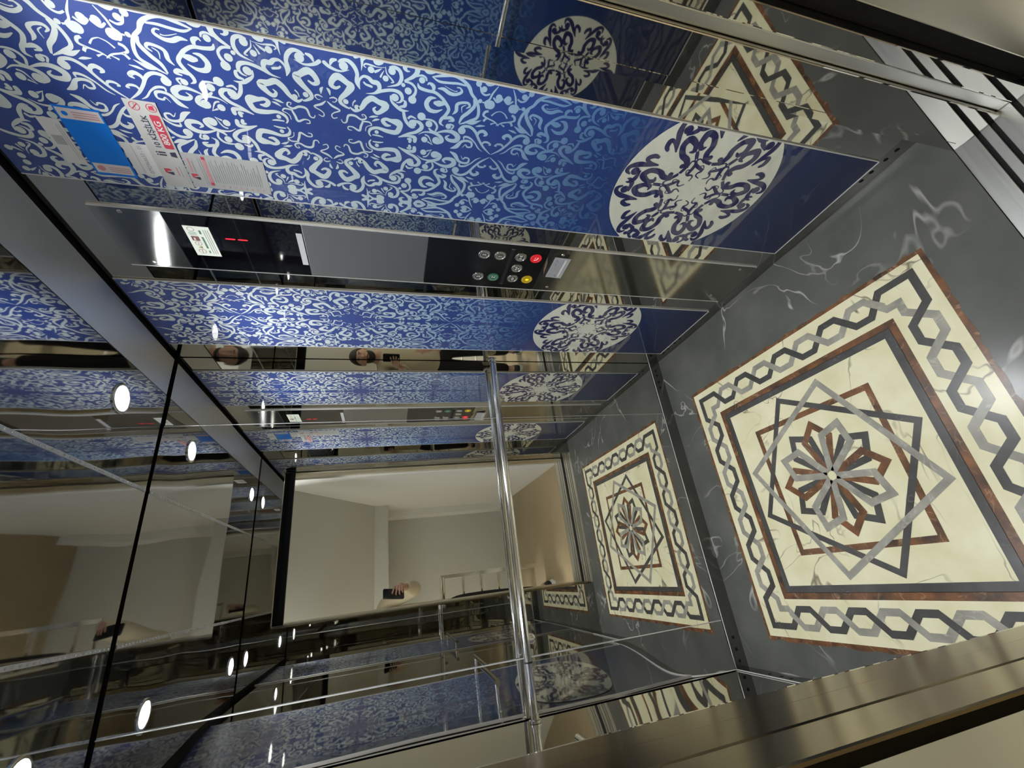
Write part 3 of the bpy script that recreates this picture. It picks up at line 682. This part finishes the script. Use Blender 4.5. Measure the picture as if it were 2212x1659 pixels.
for y in (0.7055, 0.8265):
    q = MB(); q.box(P(XF-0.0008, y-0.0016, -0.282), P(XF+0.001, y+0.0016, -0.273), 'button_steel'); q.build('slot_end', cp)

# paper tag hung from a screw under the buttons
t = empty('hanging_tag', P(XF-0.004, 0.714, -0.392), 'silver printed tag hanging from a screw below the lit red button', 'tag')
q = MB(); q.lathe(P(XF, 0.709, -0.3985), (-1, 0, 0), [(0, 0.0032), (0.002, 0.0032), (0.0022, 0.0056), (0.0034, 0.0050), (0.0038, 0.002)], 'chrome_trim', 16); q.build('screw', cp, smooth=True)
f0 = lambda u, v: Vector((XF*S-0.005-0.10*max(0, -v-0.01)*0.5-0.02*u, 0.7865*S-u, (-0.3805+1)*S+v))
lo = MB(); Wt, Ht = 0.072*S, 0.040*S
N_ = 6
for i in range(N_):
    v0, v1 = -Ht*i/N_, -Ht*(i+1)/N_
    lo.poly([f0(0, v0), f0(0, v1), f0(Wt, v1), f0(Wt, v0)], 'tag_silver')
for i in range(N_):
    v0, v1 = -Ht*i/N_, -Ht*(i+1)/N_; bk = lambda p: p + Vector((0.0006, 0, 0))
    lo.poly([bk(f0(Wt, v0)), bk(f0(Wt, v1)), bk(f0(0, v1)), bk(f0(0, v0))], 'tag_silver')
f1 = lambda u, v: f0(u, v) - Vector((0.0006, 0, 0))
rr = random.Random(2)
for k in range(5):
    v = -0.006-0.0065*k
    u = 0.008
    while u < Wt-0.014:
        L_ = rr.uniform(0.006, 0.018); lo.poly([f1(u, v-0.0016), f1(min(u+L_, Wt-0.01), v-0.0016), f1(min(u+L_, Wt-0.01), v), f1(u, v)], 'label_line' if k != 1 or u < 0.05 else 'label_ink'); u += L_+0.004
for a, b, c, d in ((0.008, -0.0445, Wt-0.008, -0.038),): lo.poly([f1(a, b), f1(c, b), f1(c, d), f1(a, d)], 'label_white')
put_text(lo, 'CE', lambda u, v: f1(u+0.006, v-0.034), 'label_ink', height=0.006)
lo.build('tag_sheet', t)
q = MB(); g0 = wallframe(0.780, -0.366, XF, 0.0042)
q.poly([g0(0.000, -0.010), g0(0.052, -0.006), g0(0.086, 0.004), g0(0.060, 0.003), g0(0.030, -0.001)], 'tag_reflection'); q.build('reflection_patch', t)  # brown reflection above the tag, painted as a flat piece

# ================================================================ NOTICES on the first blue panel
XPN = 0.667
def notice(name, y0, y1, z0, z1, m, label, h=0.0044, cat='notice'):
    """y0 = edge away from the door (left when read)"""
    q = MB(); a = P(XPN, y0, z0); b = P(XPN, y1, z1)
    q.box((a.x-h+0.0034, a.y, a.z), (a.x-0.00045, b.y, b.z), m)
    return q, wallframe(y0, z0, XPN, h-0.0034+0.0003), name, label, cat
def fin(n): 
    q, f, name, label, cat = n; o = q.build(name); tag(o, label, cat, 'notices on the blue panel'); return o
Lw = lambda y0, y1: (y0-y1)*S
# white sheet
n = notice('white_notice', 0.606, 0.531, 0.4445, 0.4700, 'label_white', 'plain white notice, topmost on the blue panel, above the bright blue notice')
for k in range(2): rect(n[0], n[1], 0.012, 0.004+k*0.004, 0.092, 0.0052+k*0.004, 'label_grey')
rect(n[0], n[1], 0.045, 0.012, 0.066, 0.030, 'label_grey')
fin(n)
# blue sheet
n = notice('blue_notice', 0.6215, 0.5085, 0.3860, 0.4405, 'label_blue', 'bright blue notice with two pale end strips, below the white one', 0.0047)
Lb, Hb = Lw(0.6215, 0.5085), (0.4405-0.3860)*S
rect(n[0], n[1], 0.006, 0.004, 0.030, Hb-0.004, 'label_pale'); rect(n[0], n[1], Lb-0.027, 0.003, Lb-0.004, Hb-0.003, 'label_pale')
f2 = lambda u, v: n[1](u, v) - Vector((0.0003, 0, 0))
ring(n[0], f2, 0.018, Hb-0.016, 0.007, 0.007, 'label_pink'); disc(n[0], f2, Lb-0.0155, Hb-0.014, 0.0048, 'label_blue')
for k in range(3):
    rect(n[0], f2, Lb-0.022+k*0.005, 0.008, Lb-0.020+k*0.005, Hb-0.026, 'label_pink'); rect(n[0], f2, 0.011+k*0.005, 0.008, 0.0125+k*0.005, Hb-0.030, 'label_pink')
fin(n)
# serial label
n = notice('serial_label', 0.6120, 0.5555, 0.3490, 0.3835, 'label_white', 'small white label printed with a serial number, under the blue notice')
put_text(n[0], '0792966633 - 01', n[1], 'label_line', width=0.068, height=0.0075, anchor=(0.005, 0.013))
rect(n[0], n[1], 0.003, 0.030, 0.074, 0.0312, 'label_grey')
fin(n)
# capacity plate
n = notice('capacity_plate', 0.6300, 0.4835, 0.3100, 0.3495, 'label_plate', 'long pale plate reading 10 KİŞİLİK and 800 KG in a red bar', 0.0047)
f = n[1]; u_ = lambda y: (0.6300-y)*S; v_ = lambda z: (z-0.3100)*S
put_text(n[0], '10 KİŞİLİK', f, 'label_ink', width=u_(0.505)-u_(0.556), height=0.0165, anchor=(u_(0.556), v_(0.3275)), bold=0.02)
pts = []
for (cu_, cv_, a0) in ((u_(0.505), v_(0.3230), 0), (u_(0.555), v_(0.3230), 90), (u_(0.555), v_(0.3150), 180), (u_(0.505), v_(0.3150), 270)):
    for k in range(5): a = math.radians(a0+k*22.5); pts.append((cu_+0.003*math.cos(a), cv_+0.003*math.sin(a)))
n[0].poly([f(a, b) for a, b in pts], 'label_red')
f3 = lambda u, v: f(u, v) - Vector((0.0004, 0, 0))
put_text(n[0], '800 KG', f3, 'label_white', width=u_(0.512)-u_(0.550), height=0.0115, anchor=(u_(0.550), v_(0.3150)), bold=0.02)
ring(n[0], f, u_(0.4925), v_(0.338), 0.0088, 0.0012, 'label_red'); 
for qd in band([(u_(0.4925)-0.006, v_(0.338)+0.006), (u_(0.4925)+0.006, v_(0.338)-0.006)], 0.0013): n[0].poly([f3(a, b) for a, b in qd], 'label_red')
for qd in band([(u_(0.4925)-0.006, v_(0.338)), (u_(0.4925)+0.006, v_(0.338))], 0.0018): n[0].poly([f(a, b) for a, b in qd], 'label_pink')
ring(n[0], f, u_(0.4925), v_(0.318), 0.0088, 0.0012, 'label_red'); n[0].poly([f(u_(0.4925)+a, v_(0.318)+b) for a, b in ((-0.005, -0.004), (0.005, -0.004), (0.0035, 0.004), (-0.0035, 0.005))], 'label_red')
for du in (-0.003, 0.003):                               # two little figures
    disc(n[0], f, u_(0.567)+du, v_(0.3395), 0.0018, 'label_ink', 10); rect(n[0], f, u_(0.567)+du-0.0018, v_(0.3275), u_(0.567)+du+0.0018, v_(0.3375), 'label_ink')
n[0].poly([f(u_(0.567)+a, v_(0.3185)+b) for a, b in ((-0.007, -0.006), (0.007, -0.006), (0.0048, 0.005), (-0.0048, 0.005))], 'label_ink')
def emblem(q, f, u, v, s_):                              # rounded red and navy company mark
    q.poly([f(u, v+0.4*s_), f(u+0.3*s_, v+0.95*s_), f(u+s_, v+s_), f(u+s_, v+0.3*s_), f(u+0.75*s_, v+0.05*s_), f(u+0.55*s_, v+0.75*s_)], 'label_red')
    q.poly([f(u, v), f(u+0.5*s_, v), f(u+0.42*s_, v+0.72*s_), f(u+0.2*s_, v+0.5*s_), f(u, v+0.3*s_)], 'label_ink')
emblem(n[0], f, u_(0.606), v_(0.3300), 0.016)
rect(n[0], f, u_(0.607), v_(0.3225), u_(0.590), v_(0.3240), 'label_pink'); rect(n[0], f, u_(0.609), v_(0.3180), u_(0.588), v_(0.3190), 'label_line')
for k in range(2): rect(n[0], f, u_(0.622), v_(0.3115+0.0025*k), u_(0.580), v_(0.3122+0.0025*k), 'label_grey')
fin(n)
# instruction plate
n = notice('instruction_plate', 0.6255, 0.5600, 0.1920, 0.3085, 'label_grey', 'tall grey instruction plate with lines of small print, lowest of the notices')
f = n[1]; u_ = lambda y: (0.6255-y)*S; v_ = lambda z: (z-0.1920)*S
rect(n[0], f, u_(0.6190), v_(0.2770), u_(0.5640), v_(0.2815), 'label_pink')
f3 = lambda u, v: f(u, v) - Vector((0.0003, 0, 0))
rect(n[0], f3, u_(0.6190), v_(0.2770), u_(0.6130), v_(0.2815), 'label_red'); rect(n[0], f3, u_(0.5690), v_(0.2770), u_(0.5640), v_(0.2815), 'label_red')
emblem(n[0], f, u_(0.6100), v_(0.2940), 0.0155)
rect(n[0], f, u_(0.5960), v_(0.3005), u_(0.5700), v_(0.3025), 'label_pink'); rect(n[0], f, u_(0.5960), v_(0.2965), u_(0.5740), v_(0.2978), 'label_line')
for k in range(2): rect(n[0], f, u_(0.6190), v_(0.2870-0.0032*k), u_(0.5680), v_(0.2877-0.0032*k), 'label_line')
rr = random.Random(7)
for k in range(22):
    z = 0.2720-0.0033*k; e = rr.uniform(0.566, 0.585)
    rect(n[0], f, u_(0.6120), v_(z), u_(e), v_(z+0.0009), 'label_line')
for k in range(8): rect(n[0], f, u_(0.6205), v_(0.2620-0.0085*k), u_(0.6175), v_(0.2640-0.0085*k), 'label_pink')
fin(n)

# ================================================================ HANDRAIL on the back wall
hr = empty('handrail', P(0.18, YB, -0.338), 'polished round handrail across the back mirrors', 'handrail')
ry, rz_ = YB-0.0375, -0.338
q = MB(); q.tube([P(XL+0.002, ry, rz_), P(XR-0.012, ry, rz_)], 0.0142, 'chrome_tube', 28); q.build('rail', hr, smooth=True)
for x in (XL+0.003, XR-0.013):
    q = MB(); s_ = 1 if x < 0 else -1
    q.lathe(P(x, ry, rz_), (s_, 0, 0), [(-0.003, 0.020), (0.004, 0.020), (0.006, 0.0155), (0.020, 0.0155), (0.021, 0.0143)], 'chrome_tube', 24); q.build('end_socket', hr, smooth=True)
for x in (0.642, -0.195):
    q = MB(); q.lathe(P(x, ry, rz_), (1, 0, 0), [(-0.0025, 0.0144), (-0.0015, 0.0148), (0.0015, 0.0148), (0.0025, 0.0144)], 'rubber', 24); q.build('joint_ring', hr, smooth=True)
for x in (0.535, -0.15):
    q = MB(); q.tube([P(x, ry, rz_-0.006), P(x, ry+0.012, rz_-0.022), P(x, YB-0.004, rz_-0.024)], 0.006, 'chrome_tube', 14)
    q.lathe(P(x, YB-0.001, rz_-0.024), (0, -1, 0), [(0, 0.017), (0.004, 0.017), (0.006, 0.012)], 'chrome_tube', 20); q.build('bracket', hr, smooth=True)

# ================================================================ DOWNLIGHTS
for x, y, lab in ((0.459, 1.045, 'round downlight near the back mirror on the control panel side'), (0.462, 0.39, 'round downlight near the doorway on the control panel side'),
                  (-0.193, 1.04, 'round downlight near the back mirror on the dark side'), (-0.190, 0.39, 'round downlight near the doorway on the dark side')):
    t = empty('downlight', P(x, y, ZC), lab, 'ceiling light', 'downlights in the cabin ceiling')
    q = MB(); q.lathe(P(x, y, ZC), (0, 0, -1), [(-0.001, 0.047), (0.003, 0.047), (0.0045, 0.043), (0.0045, 0.0385), (0.002, 0.0375)], 'chrome_trim', 32); q.build('trim_ring', t, smooth=True)
    q = MB(); q.lathe(P(x, y, ZC), (0, 0, -1), [(0.0015, 0.0370), (0.003, 0.0370), (0.0055, 0.030), (0.0065, 0.0)], 'spot_lens', 28); q.build('lens', t, smooth=True)
    ld = bpy.data.lights.new('bulb', 'SPOT'); ld.energy = SPOT_POWER; ld.color = (0.95, 0.97, 1.0); ld.spot_size = math.radians(130); ld.spot_blend = 1.0; ld.shadow_soft_size = 0.03
    lo_ = bpy.data.objects.new('bulb', ld); COL.objects.link(lo_); lo_.location = P(x, y, ZC) - Vector((0, 0, 0.010)); attach(lo_, t)

# ================================================================ PHONE AND PERSON
def L2W(a, b, c): return CAM + R0*a + R1*b + R2*c          # phone axes: a along its length (down), b across, c out of the lens
ph = empty('phone', L2W(0.055, 0.021, -0.012), 'black phone held upright by the person in the doorway', 'phone')
q = MB()
def rbox(q, a0, a1, b0, b1, c0, c1, r, m):
    pts = []
    for (ca, cb, s0) in ((a1-r, b1-r, 0), (a0+r, b1-r, 90), (a0+r, b0+r, 180), (a1-r, b0+r, 270)):
        for k in range(6): an = math.radians(s0+18*k); pts.append((ca+r*math.cos(an), cb+r*math.sin(an)))
    n = len(pts); top = [L2W(a, b, c1) for a, b in pts]; bot = [L2W(a, b, c0) for a, b in pts]
    q.poly(top, m); q.poly(bot[::-1], m)
    for i in range(n): q.poly([top[i], bot[i], bot[(i+1) % n], top[(i+1) % n]], m)
rbox(q, -0.016, 0.132, -0.016, 0.056, -0.0135, -0.0055, 0.010, 'phone_black'); q.build('case', ph, fix=True)
q = MB(); rbox(q, -0.013, 0.018, -0.013, 0.018, -0.0055, -0.0035, 0.007, 'phone_black'); q.build('camera_bump', ph, fix=True)
q = MB()
for a, b in ((0.0, 0.012), (0.0105, 0.0105)): q.lathe(L2W(a, b, -0.0035), R2, [(0, 0.0052), (0.0006, 0.0052), (0.0008, 0.004)], 'black_glass', 18)
q.build('lens', ph, smooth=True)
q = MB(); rbox(q, -0.013, 0.129, -0.013, 0.053, -0.0140, -0.0134, 0.008, 'black_glass'); q.build('screen', ph, fix=True)

def skin(name, nodes, edges, mat, sub=2, root=0):
    """nodes: {key: (pos, radius)}; grows one smooth surface round a skeleton"""
    keys = list(nodes); me = bpy.data.meshes.new(name)
    me.from_pydata([tuple(nodes[k][0]) for k in keys], [(keys.index(a), keys.index(b)) for a, b in edges], [])
    o = bpy.data.objects.new(name, me); COL.objects.link(o)
    md = o.modifiers.new('skin', 'SKIN')
    for i, k in enumerate(keys):
        sv = me.skin_vertices[0].data[i]; r = nodes[k][1]
        sv.radius = (r, r) if not isinstance(r, tuple) else r
        sv.use_root = (i == root)
    md.use_smooth_shade = True
    if sub:
        s2 = o.modifiers.new('sub', 'SUBSURF'); s2.levels = sub; s2.render_levels = sub
    return o
def bake(objs, name, mat, voxel=None, smooth=0):
    """evaluate, join and (optionally) fuse into one continuous surface"""
    dg = bpy.context.evaluated_depsgraph_get(); bm = bmesh.new()
    for o in objs:
        me = bpy.data.meshes.new_from_object(o.evaluated_get(dg)); me.transform(o.matrix_world); bm.from_mesh(me); bpy.data.meshes.remove(me)
    me = bpy.data.meshes.new(name); bm.to_mesh(me); bm.free()
    for o in objs: bpy.data.objects.remove(o)
    o = bpy.data.objects.new(name, me); COL.objects.link(o)
    if voxel:
        md = o.modifiers.new('fuse', 'REMESH'); md.mode = 'VOXEL'; md.voxel_size = voxel; md.use_smooth_shade = True
        if smooth: m2 = o.modifiers.new('smooth', 'SMOOTH'); m2.iterations = smooth; m2.factor = 0.5
        dg = bpy.context.evaluated_depsgraph_get(); dg.update()
        m3 = bpy.data.meshes.new_from_object(o.evaluated_get(dg)); o.modifiers.clear(); o.data = m3
    o.data.materials.clear(); o.data.materials.append(MAT[mat])
    o.data.polygons.foreach_set('use_smooth', [True]*len(o.data.polygons))
    o.data.name = name
    return o
def ellipsoid(c, ax, r, n=24, m=16):
    """mesh object: ellipsoid with axes ax (3 unit vectors) and radii r"""
    vs = []; fs = []
    for i in range(m+1):
        th = math.pi*i/m
        for j in range(n):
            p = 2*math.pi*j/n; vs.append(tuple(Vector(c) + ax[0]*(r[0]*math.sin(th)*math.cos(p)) + ax[1]*(r[1]*math.sin(th)*math.sin(p)) + ax[2]*(r[2]*math.cos(th))))
    for i in range(m):
        for j in range(n): fs.append((i*n+j, (i+1)*n+j, (i+1)*n+(j+1) % n, i*n+(j+1) % n))
    me = bpy.data.meshes.new('e'); me.from_pydata(vs, [], fs)
    bm = bmesh.new(); bm.from_mesh(me); bmesh.ops.remove_doubles(bm, verts=bm.verts, dist=1e-5); bmesh.ops.recalc_face_normals(bm, faces=bm.faces); bm.to_mesh(me); bm.free()
    o = bpy.data.objects.new('e', me); COL.objects.link(o); return o
B = Vector((-0.275, -0.460, 0.0)); FW = Vector((0.42, 0.9075, 0)); RT = Vector((0.9075, -0.42, 0)); UP = Vector((0, 0, 1))
def BP(r, f, z): return B + RT*r + FW*f + UP*z
sh_r, sh_l = BP(0.185, 0.0, 1.385), BP(-0.185, 0.0, 1.385)
wr_r = L2W(0.150, -0.052, -0.050); el_r = BP(0.20, 0.19, 1.15)
el_l = BP(-0.255, -0.03, 1.10); wr_l = BP(-0.235, 0.10, 0.875)
person = empty('person', B, 'person in a cream jacket and black trousers holding up a phone in the doorway', 'person')
N = {'pelvis': (BP(0, 0, 0.92), 0.12), 'belly': (BP(0, 0.0, 1.06), 0.115), 'chest': (BP(0, 0, 1.27), 0.13), 'collar': (BP(0, -0.01, 1.40), 0.065), 'neck': (BP(0, 0.005, 1.46), 0.052), 'skull': (BP(0, 0.02, 1.56), 0.062),
     'shr': (sh_r, 0.055), 'elr': (el_r, 0.040), 'wrr': (wr_r, 0.027), 'shl': (sh_l, 0.055), 'ell': (el_l, 0.040), 'wrl': (wr_l, 0.027), 'pal': (BP(-0.232, 0.125, 0.80), 0.026),
     'hipr': (BP(0.085, 0, 0.86), 0.085), 'knr': (BP(0.095, 0.02, 0.48), 0.055), 'anr': (BP(0.10, -0.02, 0.10), 0.038), 'toer': (BP(0.105, 0.12, 0.045), 0.032),
     'hipl': (BP(-0.085, 0, 0.86), 0.085), 'knl': (BP(-0.095, 0.02, 0.48), 0.055), 'anl': (BP(-0.10, -0.02, 0.10), 0.038), 'toel': (BP(-0.105, 0.12, 0.045), 0.032)}
E = [('pelvis', 'belly'), ('belly', 'chest'), ('chest', 'collar'), ('collar', 'neck'), ('neck', 'skull'), ('collar', 'shr'), ('shr', 'elr'), ('elr', 'wrr'), ('collar', 'shl'), ('shl', 'ell'), ('ell', 'wrl'), ('wrl', 'pal'),
     ('pelvis', 'hipr'), ('hipr', 'knr'), ('knr', 'anr'), ('anr', 'toer'), ('pelvis', 'hipl'), ('hipl', 'knl'), ('knl', 'anl'), ('anl', 'toel')]
parts = [skin('core', N, E, 'skin', 2)]
HD = (RT, FW, UP); hc = BP(0, 0.030, 1.585)
parts.append(ellipsoid(hc + UP*0.015, HD, (0.076, 0.094, 0.098)))
parts.append(ellipsoid(hc + FW*0.030 - UP*0.055, HD, (0.058, 0.062, 0.058)))
nose = hc + FW*0.098 - UP*0.012
parts.append(skin('nose', {'a': (hc + FW*0.088 + UP*0.022, 0.010), 'b': (nose, 0.014), 'c': (nose - UP*0.014, 0.015)}, [('a', 'b'), ('b', 'c')], 'skin', 1))
for s_ in (1, -1): parts.append(ellipsoid(hc + RT*(0.078*s_) - UP*0.002, HD, (0.012, 0.020, 0.032)))
# right hand round the phone: palm behind its edge, four fingers over the lens side, thumb on the screen
palm = {'w': (wr_r, 0.027), 'm': (L2W(0.124, -0.050, -0.038), (0.028, 0.017)), 'k': (L2W(0.106, -0.044, -0.024), (0.030, 0.012))}
parts.append(skin('palm', palm, [('w', 'm'), ('m', 'k')], 'skin', 2))
for i, (a0, ln, bend) in enumerate(((0.052, 0.058, -0.010), (0.0735, 0.068, -0.004), (0.0945, 0.065, 0.001), (0.1140, 0.050, 0.005))):
    ak = 0.100+(a0-0.083)*0.62
    pts = {'0': (L2W(ak+0.008, -0.044, -0.022), 0.0092), '1': (L2W(ak*0.35+a0*0.65, -0.030, 0.003), 0.0082), '2': (L2W(a0, -0.030+ln*0.52, 0.0072), 0.0076), '3': (L2W(a0+bend, -0.030+ln, 0.0036), 0.0066)}
    parts.append(skin('finger', pts, [('0', '1'), ('1', '2'), ('2', '3')], 'skin', 2))
th = {'0': (L2W(0.118, -0.040, -0.040), 0.013), '1': (L2W(0.092, -0.022, -0.034), 0.0115), '2': (L2W(0.072, 0.000, -0.026), 0.0100), '3': (L2W(0.062, 0.014, -0.0225), 0.0085)}
parts.append(skin('thumb', th, [('0', '1'), ('1', '2'), ('2', '3')], 'skin', 2))
# left hand hanging relaxed
for i, dy in enumerate((-0.026, -0.009, 0.009, 0.025)):
    b0 = BP(-0.232, 0.125+dy, 0.795); ln = (0.072, 0.080, 0.075, 0.060)[i]
    parts.append(skin('finger', {'0': (b0, 0.0095), '1': (b0 - UP*ln*0.5 + RT*0.006, 0.0088), '2': (b0 - UP*ln + RT*0.022, 0.0075)}, [('0', '1'), ('1', '2')], 'skin', 2))
b0 = BP(-0.225, 0.150, 0.835); parts.append(skin('thumb', {'0': (b0, 0.012), '1': (b0 + FW*0.016 - UP*0.030 + RT*0.008, 0.0105), '2': (b0 + FW*0.020 - UP*0.060 + RT*0.014, 0.0085)}, [('0', '1'), ('1', '2')], 'skin', 2))
attach(bake(parts, 'body', 'skin', 0.0036, 3), person)
J = {'hem': (BP(0, 0, 0.835), (0.165, 0.125)), 'waist': (BP(0, 0, 1.02), (0.160, 0.122)), 'chest': (BP(0, 0, 1.26), (0.170, 0.130)), 'collar': (BP(0, -0.010, 1.400), 0.098), 'nk': (BP(0, -0.002, 1.462), 0.073),
     'shr': (sh_r, 0.076), 'elr': (el_r, 0.062), 'cuffr': (L2W(0.168, -0.058, -0.062), 0.044), 'shl': (sh_l, 0.076), 'ell': (el_l, 0.060), 'cuffl': (wr_l + UP*0.02, 0.044)}
attach(bake([skin('j', J, [('hem', 'waist'), ('waist', 'chest'), ('chest', 'collar'), ('collar', 'nk'), ('collar', 'shr'), ('shr', 'elr'), ('elr', 'cuffr'), ('collar', 'shl'), ('shl', 'ell'), ('ell', 'cuffl')], 'jacket_cloth', 2, 1)], 'jacket', 'jacket_cloth'), person)
T = {'p': (BP(0, 0, 0.93), 0.140), 'c': (BP(0, 0, 0.88), 0.130)}
for s_, k in ((1, 'r'), (-1, 'l')):
    T['h'+k] = (BP(0.088*s_, 0, 0.80), 0.098); T['k'+k] = (BP(0.096*s_, 0.02, 0.48), 0.076); T['a'+k] = (BP(0.10*s_, -0.012, 0.095), 0.062)
attach(bake([skin('t', T, [('p', 'c')] + [e for k in 'rl' for e in (('c', 'h'+k), ('h'+k, 'k'+k), ('k'+k, 'a'+k))], 'trouser_cloth', 2)], 'trousers', 'trouser_cloth'), person)
for s_ in (1, -1):
    sh = bake([skin('s', {'h': (BP(0.10*s_, -0.055, 0.050), (0.042, 0.046)), 'm': (BP(0.103*s_, 0.04, 0.052), (0.045, 0.048)), 't': (BP(0.106*s_, 0.135, 0.040), (0.046, 0.034))}, [('h', 'm'), ('m', 't')], 'shoe_black', 2)], 'shoe', 'shoe_black')
    attach(sh, person)
    for sd in (1, -1):
        q = MB()
        for k in range(3):
            a = BP(0.103*s_+0.0475*sd, 0.015+0.026*k, 0.030); b = BP(0.103*s_+0.0400*sd, 0.000+0.026*k, 0.085); w = FW*0.010; o_ = RT*(0.004*sd)
            q.poly([a+o_, a+w+o_, b+w+o_, b+o_], 'shoe_white')
        q.build('stripes', sh, label='white side stripes')
    q = MB(); c = BP(0.104*s_, 0.035, 0.0)
    pts = [c + RT*(0.050*math.cos(t*math.pi/12)) + FW*(0.150*math.sin(t*math.pi/12)) for t in range(24)]
    q.poly([p + UP*0.018 for p in pts], 'shoe_white'); q.poly([p + UP*0.0005 for p in pts[::-1]], 'shoe_white')
    for i in range(24): q.poly([pts[i]+UP*0.0005, pts[(i+1) % 24]+UP*0.0005, pts[(i+1) % 24]+UP*0.018, pts[i]+UP*0.018], 'shoe_white')
    q.build('sole', sh, label='white sole')
# hair, beard, face
def shell(name, c, r, test, mat):
    o = ellipsoid(c, HD, r, 110, 84); me = o.data; bm = bmesh.new(); bm.from_mesh(me)
    dl = [f for f in bm.faces if not test(f.calc_center_median() - hc)]
    bmesh.ops.delete(bm, geom=dl, context='FACES')
    ret = bmesh.ops.solidify(bm, geom=bm.faces[:], thickness=0.008); bm.to_mesh(me); bm.free()
    return attach(bake([o], name, mat), person)
sw = lambda d: 0.0022*math.sin(d.dot(RT)*700+d.z*260)
shell('hair', hc + UP*0.022 - FW*0.006, (0.086, 0.104, 0.106), lambda d: d.z + sw(d) > 0.060 - 0.42*max(0.0, 0.035-d.dot(FW)) - 1.2*max(0.0, abs(d.dot(RT))-0.055)**1.0 and (d.z > -0.02 or d.dot(FW) < -0.012) and d.z > -0.055, 'hair')
shell('beard', hc + FW*0.034 - UP*0.052, (0.0635, 0.067, 0.066), lambda d: d.dot(FW) > 0.012 and d.z + sw(d) < -0.050 + 0.55*max(0.0, abs(d.dot(RT))-0.030) and not ((d.dot(RT)/0.021)**2 + ((d.z+0.0535)/0.0085)**2 < 1.0), 'hair')
q = MB(); q.tube([hc + FW*(0.1015-0.5*abs(t)) - UP*(0.0385+0.25*abs(t)) + RT*t for t in (-0.026, -0.013, 0.0, 0.013, 0.026)], [0.002, 0.0042, 0.004, 0.0042, 0.002], 'hair', 8)
attach(q.build('moustache', smooth=True), person)
for s_ in (1, -1):
    e = hc + RT*(0.030*s_) + FW*0.0915 + UP*0.020
    eo = bake([ellipsoid(e, HD, (0.0125, 0.0060, 0.0058), 20, 14)], 'eye', 'eye_white'); attach(eo, person)
    q = MB(); q.lathe(e + FW*0.0048, FW, [(0, 0.0050), (0.0010, 0.0046), (0.0014, 0.002)], 'hair', 12); q.build('iris', eo, smooth=True, label='dark iris')
    q = MB(); q.tube([e + RT*(s_*t) + FW*(0.0045-0.30*abs(t)) + UP*(0.0062-0.22*abs(t)) for t in (-0.013, -0.007, 0, 0.007, 0.013)], [0.0016, 0.0026, 0.0028, 0.0026, 0.0016], 'skin', 8); q.build('eyelid', eo, smooth=True)
    q = MB(); q.tube([e + UP*(0.0165-abs(t)*0.10) + RT*(s_*t) + FW*(0.0045-abs(t)*0.22) for t in (-0.017, -0.006, 0.006, 0.017)], [0.0022, 0.0036, 0.0034, 0.0018], 'hair', 8); attach(q.build('eyebrow', smooth=True), person)
q = MB(); q.tube([hc + FW*0.086 - UP*0.053 + RT*t - FW*(abs(t)*0.25) for t in (-0.022, -0.01, 0, 0.01, 0.022)], [0.003, 0.0055, 0.005, 0.0055, 0.003], 'lip', 8)
attach(q.build('mouth', smooth=True), person)
